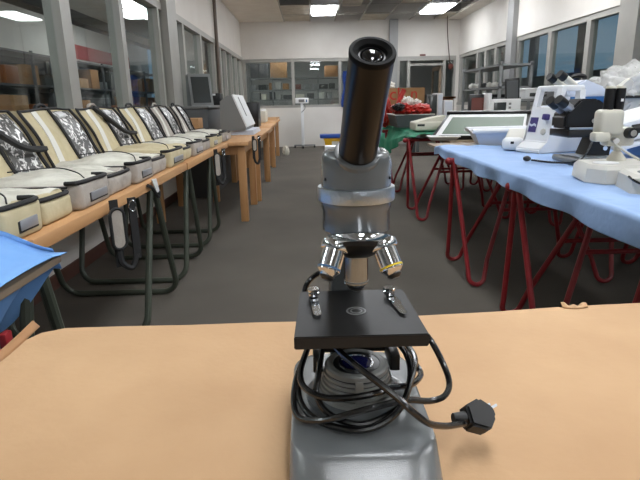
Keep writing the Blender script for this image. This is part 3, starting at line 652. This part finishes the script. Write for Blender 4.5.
# ================================================================== BACK OF THE ROOM
sc = thing('weighing_scale', 'white column scale with a display on a wheeled foot at the back wall', 'scale', (-.15, 12.95, 0))
obj('column', B().box(-.035, .035, -.025, .025, .06, 1.06, .006), 'white', sc)
obj('foot', B().box(-.22, .3, -.03, .03, .05, .08, .006).box(-.03, .03, -.25, .25, .05, .078, .006), 'grey', sc)
for x, y in ((-.2, 0), (.28, 0), (0, -.22), (0, .22)): obj('wheel', B().cyl((x-.02, y, .03), (x+.02, y, .03), .03), 'black', sc)
ds = obj('display', B().box(-.16, .16, -.05, .04, 1.06, 1.19, .01), 'white', sc); obj('display_screen', B().box(-.08, .06, -.053, -.05, 1.09, 1.155), 'grey', ds); obj('display_button', B().box(.09, .12, -.053, -.05, 1.09, 1.15), 'bluep', ds)
obj('handle', B().tube([(-.02, -.03, .85), (.06, -.05, .93), (.07, -.05, 1.0), (.02, -.03, 1.04)], .008), 'grey', sc)
cr = thing('yellow_crate', 'yellow plastic crate with a flat blue lid on the floor at the back wall', 'crate', (.6, 12.75, 0))
def tub(b, x, y, z0, z1, th=.012, tp=.04):
    b.rings([[(sx*(x-tp), sy*(y-tp), z0) for sx, sy in ((-1, -1), (1, -1), (1, 1), (-1, 1))], [(sx*x, sy*y, z1) for sx, sy in ((-1, -1), (1, -1), (1, 1), (-1, 1))],
             [(sx*(x-th), sy*(y-th), z1) for sx, sy in ((-1, -1), (1, -1), (1, 1), (-1, 1))], [(sx*(x-tp-th), sy*(y-tp-th), z0+th) for sx, sy in ((-1, -1), (1, -1), (1, 1), (-1, 1))]]); return b
obj('crate_body', tub(B(), .24, .18, 0, .24), 'yellow', cr); obj('crate_rim', B().box(-.25, .25, -.19, .19, .2, .225, .004), 'yellow', cr)
obj('lid', B().box(-.34, .3, -.2, .2, .245, .33, .012), 'blueplas', cr)
obj('crate_label', B().box(-.06, .1, -.176, -.17, .08, .17).xf(Matrix.Identity(4)), 'boxw', cr)

# ================================================================== RIGHT TABLES
def red_trestle(label, x, y, L=.97, dy=.26, H=.727):
    t = thing('red_trestle', label, 'trestle', (x, y, 0), 0, 'red steel trestles at the right')
    tbm = B().cyl((-.02, 0, H), (L, 0, H), .016); tbm.blob((-.03, 0, H-.004), (.024, .024, .024), 0, 1, 0, 2)
    obj('top_bar', tbm, 'red', t)
    for s in (-1, 1):
        def pt(px, tt): return (px, s*(.015+(dy-.015)*tt), H-.01-(H-.024)*tt)
        for side in (0, 1):
            f = lambda q: q if side == 0 else L-q
            P = [pt(f(.0), 0), pt(f(.03), .5), pt(f(.052), .88)]
            for k in range(9):
                a = PI+PI*k/8; P.append(pt(f(.10+.047*math.cos(a)), .935-.063*math.sin(a)))
            P += [pt(f(.17), .80), pt(f(.37), .03)]
            obj('leg', B().tube(P, .0135, 10, smooth=False), 'red', t)
        obj('crossbar', B().cyl(pt(.275, .40), pt(L-.275, .40), .011), 'red', t)
    return t
red_trestle('red trestle closest to the cardboard under the blue cloth', .915, 2.26, dy=.215, H=.715)
red_trestle('red trestle under the far end of the blue cloth', .88, 3.17)
red_trestle('red trestle under the near end of the board with the green cloth', .93, 4.93)
red_trestle('red trestle half hidden below the green cloth beside the microscope tube', .95, 6.5)
red_trestle('red trestle under the second table row behind the blue cloth', 2.0, 3.0)
red_trestle('red trestle at the far right under the second table row', 2.02, 4.6)
red_trestle('red trestle under the far end of the second table row', 2.02, 6.4)
red_trestle('red trestle under the near right corner of the blue cloth', .96, 1.35)
tabletop('table_top', 'table board hidden under the blue cloth at the right', .90, 1.92, 1.02, 4.0, .752, .768, 'board')
tabletop('table_top', 'old wooden board partly covered by the green cloth', 1.08, 1.96, 4.02, 7.3, .752, .778, 'board')
tabletop('table_top', 'table board of the second row near the right windows', 1.99, 2.95, 2.0, 7.3, .752, .768, 'boxw')
# blue cloth at the right: one sheet, rounded over the aisle edge and hanging with folds
def bcloth(u, v):
    y = .98+2.70*v
    if u < .72:
        x = 1.95-(1.95-.895)*(u/.72); z = .776+.004*noise.noise(Vector((x*5, y*5, 1)))+.0025*math.sin(y*9+x*5)
    else:
        k = (u-.72)/.28; L = .075-.035*v+.009*noise.noise(Vector((y*3.2, 7, 0)))
        a = min(1, k*3)*PI/2; x = .895-.016*math.sin(a)-.009*noise.noise(Vector((y*5, k, 3)))*k-.008*k*math.sin(y*17); z = .776-.016*(1-math.cos(a))-max(0, k-.33)/.67*L
    if v > .88 and x < 1.25:
        e = (v-.88)/.12; z += .03*(1.25-x)*e*(.6+.8*abs(math.sin(x*19+y*4)))+.012*e*noise.noise(Vector((x*14, y*14, 9)))
    if v > .96: z -= .3*(v-.96)
    return (x, y, z)
tag(obj('blue_tablecloth', B().grid(bcloth, 90, 150), 'blue', solid=.002, ang=80), 'pale blue cloth draped over the microscope table at the right', 'tablecloth')
def bcloth2(u, v):
    x = 1.975+.99*u; y = 1.95+2.6*v; return (x, y, .775+.004*noise.noise(Vector((x*5, y*5, 4))))
tag(obj('blue_tablecloth', B().grid(bcloth2, 30, 50), 'blue', solid=.002, ang=80), 'second blue cloth on the table row near the right windows', 'tablecloth')
def gcloth(u, v):
    y = 4.75+2.5*v
    if u < .6: x = 1.32-(1.32-.99)*(u/.6); z = .788+.010*abs(noise.noise(Vector((x*11, y*8, 1))))
    else:
        k = (u-.6)/.4; L = .02+.30*min(1, max(0, v-.12)/.5)
        x = .99-.05*min(1, k*2)-.02*math.sin(y*13)*k; z = .788-.012*min(1, k*3)-k*L
    return (x, y, z)
tag(obj('green_tablecloth', B().grid(gcloth, 40, 90), 'greenc', solid=.002, ang=80), 'green cloth hanging over the board beside the microscope tube', 'tablecloth')
def gc2(u, v):
    x = 1.07+.36*u*(1-.3*v)+.02*math.sin(v*8); y = 4.3+.8*v; return (x+.03*(1-v), y, .783+.022*abs(noise.noise(Vector((x*12, y*9, 2))))+.004)
tag(obj('green_cloth_fold', B().grid(gc2, 20, 30), 'greenc', solid=.002, ang=80), 'crumpled strip of green cloth lying along the wooden board', 'cloth')

# ---- things on the green-cloth board
tb_ = thing('grey_tub', 'dark grey tub holding red plastic bags behind the eyepiece tube', 'tub', (1.13, 5.95, .803))
o = tub(B(), .21, .3, 0, .135); obj('tub_body', o, 'dgrey', tb_); obj('tub_rim', B().tube([(-.21, -.3, .135), (.21, -.3, .135), (.21, .3, .135), (-.21, .3, .135)], .008, 6, smooth=False, closed=True), 'boxw', tb_)
for i, (x, y, z, a, b, c_, lab) in enumerate([(1.03, 5.85, .985, .10, .14, .065, 'red plastic bag at the left in the grey tub'), (1.22, 5.82, .98, .11, .13, .065, 'red plastic bag at the right in the grey tub'), (1.12, 6.08, 1.01, .16, .12, .05, 'red plastic bag at the back of the grey tub')]):
    tag(obj('plastic_bag', B().blob((x, y, z), (a, b, c_), .45, 2.6, i*3+1, 4), 'redp', ang=80), lab, 'bag', 'plastic bags in the tub')
for i, (x, y, z, a, lab) in enumerate([(1.10, 5.95, 1.075, .06, 'crumpled white plastic bag on the red bags, left'), (1.21, 5.98, 1.06, .045, 'crumpled white plastic bag on the red bags, right'), (1.03, 6.85, 1.275, .06, 'white plastic bag on the left corner of the lettered box')]):
    tag(obj('plastic_bag', B().blob((x, y, z), (a, a, a*.8), .6, 2.8, i*3+11, 4), 'whitep', ang=80), lab, 'bag', 'plastic bags in the tub' if i < 2 else None)
tag(obj('red_roll', B().tube([(1.02, 6.1, 1.0), (1.05, 6.14, 1.1), (1.1, 6.18, 1.2)], .03, 12), 'redp'), 'upright red rolled plastic beside the lettered box', 'roll')
tag(obj('red_cloth', B().blob((.935, 6.5, .96), (.08, .14, .17), .3, 3, 5, 4), 'redp', ang=80), 'red plastic heap left of the lettered box behind the eyepiece tube', 'plastic')
tag(obj('dark_glove', B().blob((.96, 5.68, 1.02), (.06, .05, .035), .5, 2.5, 8, 4), 'black', ang=80), 'dark crumpled glove on the left end of the red bags', 'glove')
cbx = thing('cardboard_box', 'brown cardboard box with red lettering behind the red plastic bags', 'box', (1.2, 6.85, .79))
obj('box_body', B().box(-.24, .24, -.22, .22, 0, .43, .004), 'cardb', cbx)
obj('box_flap', B().box(-.24, .24, -.225, -.222, .30, .445).xf(Matrix.Identity(4)), 'cardb', cbx)
text_mesh('box_lettering', 'cl', .21, 'redl', cbx, (-.2, -.227, .305), (PI/2, 0, 0)); text_mesh('box_lettering', 'n', .19, 'redl', cbx, (.06, -.227, .315), (PI/2, 0, 0))
dv = thing('cream_device', 'cream desktop device with rounded corners on the green cloth', 'device', (1.12, 5.16, .80))
obj('housing', B().box(-.11, .2, -.14, .16, 0, .085, .02, 3), 'beige', dv); obj('sloped_top', B().prism([(-.09, .083), (.19, .083), (.19, .14), (.02, .11)], 'y', -.1, .14), 'beige', dv); obj('dark_slot', B().box(-.09, -.02, -.143, -.138, .045, .065, .002), 'screen', dv)
def tower(label, x, y, w_, d_, h, m, base=.779, name='computer_case', cat='computer'):
    t = thing(name, label, cat, (x, y, base)); obj('case_body', B().box(-w_/2, w_/2, -d_/2, d_/2, 0, h, .008), m, t); obj('front_panel', B().box(-w_/2+.01, w_/2-.01, -d_/2-.006, -d_/2, .02, h-.02, .002), 'screen' if m != 'white' else 'whiteb', t); return t
tower('black-fronted computer case beside the lettered box', 1.515, 6.7, .13, .3, .37, 'dgrey')
tower('tall white case next to the black-fronted one', 1.62, 6.72, .07, .3, .385, 'white')
tower('shorter white case right of the tall white one', 1.715, 6.68, .11, .3, .30, 'white')
tag(obj('paper_pile', B().box(1.78, 1.93, 6.5, 6.8, .779, .93, .01).xf(Matrix.Identity(4)), 'whiteb', disp=.01), 'loose pile of bluish papers between the white cases and the red-brown panel', 'paper')
rp = thing('framed_panel', 'dark-framed red-brown panel standing behind the green light table', 'panel', (2.08, 6.6, .769), math.radians(3)); obj('frame', B().box(-.1, .13, -.02, .03, 0, .37, .006), 'black', rp); obj('panel_face', B().box(-.07, .1, -.024, -.02, .04, .33), 'redscr', rp)
os_ = thing('oscilloscope', 'white instrument with a grey screen and side buttons behind the green light table', 'instrument', (2.37, 6.55, .769))
obj('housing', B().box(-.17, .2, -.12, .2, 0, .31, .012), 'white', os_); obj('side_post', B().box(-.205, -.16, -.13, .1, 0, .38, .01), 'white', os_); obj('screen', B().box(-.13, .02, -.125, -.12, .06, .27, .003), 'screen', os_)
for k in range(5): obj('button', B().box(.05, .08, -.128, -.12, .06+.045*k, .085+.045*k, .003), 'grey', os_)
lb = thing('light_table', 'tilted light table with a green face, white border and black frame', 'light table', (.98, 4.2, .782), math.radians(-23))
tm = Matrix.Rotation(math.radians(10.5), 4, 'X')
obj('support', B().box(.1, .55, .35, .6, 0, .055), 'black', lb)
obj('frame', B().box(0, .72, 0, .82, .0, .03, .006).box(0, .72, .765, .82, .03, .055, .004).xf(tm), 'black', lb); obj('border', B().box(.03, .69, .0, .75, .03, .036, .002).xf(tm), 'white', lb); obj('green_face', B().box(.075, .67, .03, .62, .036, .039).xf(tm), 'lite', lb)
bs = thing('wash_basin', 'pale blue-white plastic basin with a wide rim on the blue cloth', 'basin', (1.43, 3.75, .771), math.radians(-6))
obj('bowl', tub(B(), .27, .13, 0, .10, .02, .05), 'whiteb', bs); obj('rim', B().tube([(-.28, -.14, .10), (.28, -.14, .105), (.28, .14, .105), (-.28, .14, .10)], .016, 8, smooth=False, closed=True), 'white', bs)
bs2 = thing('flat_tray', 'flat grey-white tray lying left of the blue-white basin', 'tray', (1.05, 4.12, .779)); obj('bowl', tub(B(), .12, .06, 0, .03, .012, .03), 'boxw', bs2); obj('rim', B().tube([(-.12, -.06, .03), (.12, -.06, .03), (.12, .06, .03), (-.12, .06, .03)], .006, 6, smooth=False, closed=True), 'white', bs2)
ct = thing('panel_stack', 'stack of cream flat boards behind the white laboratory device', 'boards', (2.62, 4.75, .781))
for k in range(3): obj('board', B().box(-.22+.03*k, .3-.02*k, -.2, .25, .001+.035*k, .03+.035*k, .004).xf(Matrix.Rotation(.1*k, 4, 'Z')), 'beige', ct)

# ---- rack and stand against the right windows
rk = rack('metal_shelf_rack', 'grey metal shelf rack against the far right windows', 2.9, 3.4, 8.15, 10.1, [.12, .5, .9, 1.26, 1.59], [(.02, .02), (.02, .98), (.02, 1.93), (.48, .02), (.48, 1.93)])
for i, (y, a, m_) in enumerate([(9.95, .06, 'whitep'), (9.6, .05, 'whitep'), (9.3, .05, 'dgrey'), (9.0, .055, 'whitep'), (8.75, .05, 'whitep'), (8.45, .05, 'grey')]):
    tag(obj('crumpled_packet', B().blob((3.05, y, 1.263+a*.75), (a*1.1, a*1.5, a*.8), .5, 2.6, i+20, 3, flat=1.262), m_, ang=80), f'{["white", "small white", "dark", "round white", "white", "grey"][i]} packet on the upper shelf of the metal rack', 'packet', 'packets on the metal rack')
for i, (y, h, m_) in enumerate([(9.7, .22, 'dgrey'), (9.3, .18, 'grey'), (8.8, .25, 'black'), (8.4, .2, 'dgrey')]):
    tag(obj('storage_box', B().box(2.95, 3.3, y-.14, y+.14, .901, .90+h, .01), m_), f'{["dark grey", "grey", "black", "low dark grey"][i]} box on the middle shelf of the metal rack', 'box', 'boxes on the metal rack')
sd = rack('grey_stand', 'open grey steel stand in front of the metal rack', 2.93, 3.65, 7.45, 7.95, [.3, .8, 1.07], [(.02, .02), (.4, .02), (.7, .02), (.02, .48), (.7, .48)], 'rack', 'stand')
mw = thing('white_appliance', 'small white appliance with a dark opening on the grey stand', 'appliance', (3.14, 7.6, 1.071)); obj('housing', B().box(-.1, .14, -.1, .15, 0, .13, .02), 'white', mw); obj('opening', B().box(-.03, .06, -.104, -.1, .03, .08, .004), 'screen', mw); obj('cap', B().box(-.13, .16, -.12, .15, .12, .145, .01), 'white', mw)
tag(obj('black_equipment', B().blob((3.42, 7.65, 1.12), (.14, .12, .07), .5, 3, 33, 3, flat=1.072), 'black', ang=80), 'heap of black equipment right of the small white appliance', 'equipment')
wc = thing('wooden_cabinet', 'orange-brown wooden cabinet below the far right corner', 'cabinet', (2.6, 10.9, 0)); obj('cabinet_body', B().box(-.42, .3, -.2, .3, .72, 1.1, .006), 'orange', wc)
for x, y in ((-.38, -.16), (.26, -.16), (-.38, .26), (.26, .26)): obj('leg', B().box(x-.03, x+.03, y-.03, y+.03, 0, .72), 'dgrey', wc); obj('cabinet_top', B().box(-.46, .34, -.24, .34, 1.101, 1.14, .006), 'orange', wc); obj('drawer', B().box(-.35, .2, -.215, -.201, .85, 1.05, .004), 'redscr', wc)
tv = thing('small_monitor', 'grey box monitor standing on the second row behind the white microscope', 'monitor', (2.6, 6.95, .769), math.radians(-8)); obj('stand', B().box(-.1, .1, -.08, .12, 0, .26, .01), 'dgrey', tv)
obj('housing', B().box(-.02, .16, -.04, .0, .26, .56, .01).xf(Matrix.Rotation(math.radians(-4), 4, 'Y')), 'black', tv); obj('screen', B().box(0, .14, -.044, -.04, .29, .53).xf(Matrix.Rotation(math.radians(-4), 4, 'Y')), 'dgrey', tv)

# ---- white device with violet sticker
wd = thing('white_laboratory_device', 'white laboratory device with a violet wave sticker and a carrying frame', 'device', (1.47, 3.1, .779), math.radians(18))
prof_ = [(-.20, .0), (.17, 0), (.17, .055), (.11, .265), (-.14, .265)]   # x is -front
hb = B().prism([(-.215, 0), (.14, 0), (.10, .27), (-.115, .27), (-.155, .065), (-.215, .025)], 'y', -.10, .10)
bmesh.ops.bevel(hb.bm, geom=hb.bm.edges[:], offset=.006, segments=2, affect='EDGES')
hs = obj('housing', hb, 'white', wd)
obj('carry_frame', B().prism([(-.115, .262), (-.085, .262), (-.062, .385), (-.09, .385)], 'y', -.1, .1).xf(Matrix.Identity(4)).box(-.09, .08, -.1, .1, .365, .395, .01).box(.05, .085, -.1, .1, .262, .37, .008), 'white', wd) if False else None
wd.scale = (1, 1, .94)
fr = B()
for y in (-.1, .065): fr.prism([(-.113, .262), (-.083, .262), (-.058, .38), (-.09, .38)], 'y', y, y+.035)
fr.box(-.09, .075, -.1, .1, .365, .398, .01)
for y in (-.1, .065): fr.box(.04, .08, y, y+.035, .262, .372)
obj('carry_frame', fr, 'white', wd)
slope = math.atan2(.04, .205)
km = Matrix.Translation((-.1555+.018, 0, .165)) @ Matrix.Rotation(slope, 4, 'Y')
stk = obj('violet_sticker', B().box(-.004, .0, .02, .08, -.045, .045).xf(km @ Matrix.Translation((.001, 0, 0))), 'navy', hs)
obj('sticker_wave', B().prism([(.022, -.012), (.04, -.004), (.06, -.012), (.078, -.004), (.078, .008), (.06, .0), (.04, .010), (.022, .0)], 'x', -.0055, -.004).xf(km @ Matrix.Translation((.001, 0, 0))), 'whiteb', stk)
obj('dial', B().lathe([(.02, 0), (.019, .006), (.012, .008)], (0, 0, 0), (-1, 0, 0), 24).xf(km @ Matrix.Translation((0, -.045, -.04))), 'boxw', hs)
obj('violet_knob', B().box(-.03, .0, -.07, -.035, .03, .065, .006).xf(km), 'navy', hs)
kp = B()
for i in range(3):
    for j in range(3): kp.box(-.2+.018*i, -.19+.018*i, -.05+.03*j, -.03+.03*j, .0, .004)
obj('keypad', kp.xf(Matrix.Translation((-.018, 0, .0475)) @ Matrix.Rotation(math.radians(-33.7), 4, 'Y') @ Matrix.Translation((.19, 0, 0))), 'grey', hs)
tel = thing('handset_device', 'white rounded handset-like device lying left of the white laboratory device', 'device', (1.32, 3.36, .779), math.radians(-25))
obj('shell', B().box(-.06, .06, -.2, .22, 0, .05, .024, 4).xf(Matrix.Rotation(math.radians(9), 4, 'X') @ Matrix.Translation((0, 0, .03))), 'boxw', tel); obj('rounded_nose', B().box(-.062, .062, -.21, -.11, .0, .075, .028, 4), 'white', tel); obj('dark_button', B().box(-.01, .01, -.212, -.205, .04, .055, .002), 'black', tel)

# ---- binocular microscopes
def eyepieces(parent, o_, d_, sep, r, l1, l2, mb, mt_):
    o_ = Vector(o_); d_ = Vector(d_).normalized(); s_ = Vector(sep)
    for k in (-1, 1):
        p = o_+s_*k; t_ = obj('eyepiece_barrel', B().cyl(p, p+d_*l1, r*.86, n=20), mt_, parent); obj('eyepiece_cap', B().cyl(p+d_*(l1-.002), p+d_*(l1+l2), r, r*.95, 20), mb, t_)
bk = thing('black_microscope', 'black binocular microscope with silver eyepiece barrels in front of the white device', 'microscope', (1.33, 2.54, .779))
obj('base', B().box(-.09, .16, -.14, .12, 0, .03, .012, 3), 'grey', bk); obj('base_plate', B().box(-.07, .1, -.11, .06, .03, .036, .002), 'steel', bk)
obj('arm', B().prism([(.0, .03), (.11, .03), (.12, .12), (.10, .22), (.04, .22), (.03, .12)], 'y', -.05, .06), 'black', bk)
obj('stage', B().box(-.12, .08, -.1, .1, .125, .16, .004), 'black', bk); obj('stage_rail', B().box(-.12, .08, -.105, -.1, .162, .172, .001), 'steel', bk)
hb = B().prism([(-.13, .165), (.12, .165), (.12, .225), (.02, .30), (-.06, .30), (-.13, .225)], 'y', -.07, .07); bmesh.ops.bevel(hb.bm, geom=hb.bm.edges[:], offset=.01, segments=2, affect='EDGES')
bh = obj('head', hb, 'black', bk); eyepieces(bk, (-.075, -.01, .232), (-.80, -.3, .50), (.010, -.022, .002), .024, .085, .045, 'black', 'silver')
for p in ((.0, -.072, .2), (.06, -.052, .1), (.03, -.052, .14), (.08, -.052, .07)): obj('knob', B().cyl((p[0], p[1], p[2]), (p[0], p[1]-.015, p[2]), .011), 'chrome', bk)
obj('objective', B().cyl((-.05, 0, .166), (-.05, 0, .125), .018, .012), 'chrome', bk)
obj('power_lead', B().tube([(.03, -.06, .2), (-.02, -.13, .11), (-.09, -.17, .03), (-.15, -.08, .008), (-.22, .05, .008)], .005), 'cable', bk)
obj('lead_plug', B().blob((-.235, .07, .014), (.02, .022, .014), .1, 2, 1, 2), 'black', bk)
sm = thing('stereo_microscope', 'beige stereo microscope with twin black eyepieces standing at the right edge', 'microscope', (1.16, 2.0, .779))
obj('foot', B().rings([[(x, y, 0) for x, y in ((-.13, -.08), (-.09, -.15), (.2, -.15), (.2, .1), (-.09, .1))], [(x*.96, y*.96, .05) for x, y in ((-.13, -.08), (-.09, -.15), (.2, -.15), (.2, .1), (-.09, .1))], [(x*.86, y*.84, .065) for x, y in ((-.13, -.08), (-.09, -.15), (.2, -.15), (.2, .1), (-.09, .1))]]), 'boxw', sm)
obj('stage_plate', B().lathe([(.045, .062), (.045, .068), (.0, .068)], (-.04, -.05, 0), n=28), 'white', sm)
obj('column', B().cyl((.045, .03, .06), (.045, .03, .2), .013).lathe([(.035, .062), (.033, .075), (.022, .09), (.016, .10)], (.045, .03, 0), n=24), 'beige', sm)
sh = obj('head', B().box(-.072, .018, -.045, .02, .165, .262, .016, 3).box(-.09, -.03, -.05, .0, .145, .18, .01).box(-.03, .075, -.03, .035, .125, .195, .012), 'beige', sm)
for x in (-.036, .002): 
    t_ = obj('eyepiece', B().cyl((x, -.015, .255), (x, -.018, .338), .0185, n=24), 'black', sm); obj('eyepiece_rim', B().cyl((x, -.018, .335), (x, -.0185, .346), .0175, .015, 24), 'beige', t_)
obj('white_mark', B().box(-.003, .006, -.0385, -.036, .29, .30), 'white', sm)
obj('focus_knob', B().cyl((.045, -.031, .175), (.045, -.06, .175), .021, .019).cyl((.07, -.01, .185), (.095, -.02, .19), .018), 'black', sm); obj('knob_cap', B().cyl((.045, -.059, .175), (.045, -.063, .175), .012), 'chrome', sm); obj('clamp_screw', B().cyl((-.01, -.03, .15), (-.012, -.055, .147), .011), 'chrome', sm)
obj('grey_lead', B().tube([(-.01, -.04, .135), (.02, -.06, .11), (.07, -.07, .08), (.1, -.06, .07), (.15, -.08, .075)], .0045), 'boxw', sm)
nb = thing('stereo_microscope', 'base of a beige microscope cut off by the right edge with a black lead', 'microscope', (1.20, 1.72, .779))
obj('foot', B().rings([[(x, y, 0) for x, y in ((-.155, -.06), (-.11, -.12), (.15, -.12), (.15, .1), (-.11, .1))], [(x*.97, y*.97, .05) for x, y in ((-.155, -.06), (-.11, -.12), (.15, -.12), (.15, .1), (-.11, .1))], [(x*.88, y*.86, .062) for x, y in ((-.155, -.06), (-.11, -.12), (.15, -.12), (.15, .1), (-.11, .1))]]), 'boxw', nb)
obj('stage_plate', B().lathe([(.042, .06), (.042, .065), (.0, .065)], (-.055, -.02, 0), n=28), 'white', nb); obj('stage_ring', B().lathe([(.05, .06), (.05, .0635), (.043, .0635)], (-.055, -.02, 0), n=28), 'dgrey', nb)
obj('column', B().cyl((.09, .03, .06), (.09, .03, .3), .014), 'beige', nb); obj('head', B().box(.03, .15, -.06, .06, .28, .38, .02, 3), 'beige', nb)
obj('lead', B().tube([(-.14, -.02, .05), (-.15, -.09, .04), (-.10, -.135, .025), (-.02, -.14, .012), (.1, -.145, .01)], .004), 'cable', nb)
# inverted microscope with blue band, second row
im = thing('inverted_microscope', 'pale grey binocular microscope with a blue band behind the black one', 'microscope', (1.94, 3.8, .779))
obj('body', B().box(-.2, .2, -.12, .2, 0, .25, .015, 3), 'whiteb', im); obj('blue_band', B().box(-.13, .17, -.124, -.119, .245-.0, .31, .003), 'bluep', im); obj('band_mark', B().box(-.115, -.07, -.1275, -.124, .265, .275), 'whiteb', im)
obj('upper_body', B().box(-.13, .17, -.119, .15, .251, .31, .006), 'whiteb', im)
hd2 = B().prism([(-.14, .31), (.14, .31), (.12, .37), (-.02, .425), (-.13, .38)], 'y', -.1, .08); bmesh.ops.bevel(hd2.bm, geom=hd2.bm.edges[:], offset=.012, segments=2, affect='EDGES')
obj('head', hd2, 'whiteb', im); eyepieces(im, (-.09, -.03, .37), (-.8, -.2, .5), (.018, -.036, .006), .030, .12, .05, 'black', 'beige')
bh_ = thing('black_handle_case', 'black case with a looped handle behind the pale grey microscope', 'case', (2.16, 4.5, .779)); obj('case_body', B().box(-.1, .3, -.08, .12, 0, .36, .012), 'dgrey', bh_); obj('handle', B().tube([(-.07, 0, .40), (.05, 0, .47), (.12, 0, .48), (.16, 0, .46), (.10, 0, .40), (-.05, 0, .37)], .018, 8, closed=True), 'black', bh_)
wb = thing('wrapped_equipment', 'white equipment wrapped in clear plastic film by the right windows', 'equipment', (2.42, 4.02, .779))
obj('equipment_body', B().prism([(-.24, 0), (.4, 0), (.4, .42), (.0, .45), (-.1, .42), (-.24, .30)], 'y', -.15, .25), 'boxw', wb); obj('film', B().blob((.06, .05, .30), (.33, .24, .22), .45, 2.4, 41, 5), 'film', wb, ang=80)
obj('dark_edge', B().box(-.2, .42, -.18, -.155, .29, .31, .004), 'black', wb)
ws = thing('slanted_stack', 'stack of white slanted panels at the right edge behind the stereo microscope', 'stack', (1.86, 2.72, .779))
for k in range(4): obj('sloping_board', B().box(-.3, .3, -.15, .2, .12+.035*k, .145+.035*k, .004).xf(Matrix.Rotation(math.radians(-14), 4, 'Y')), 'white', ws)
obj('support', B().box(-.1, .2, -.1, .15, 0, .13), 'blueL', ws)
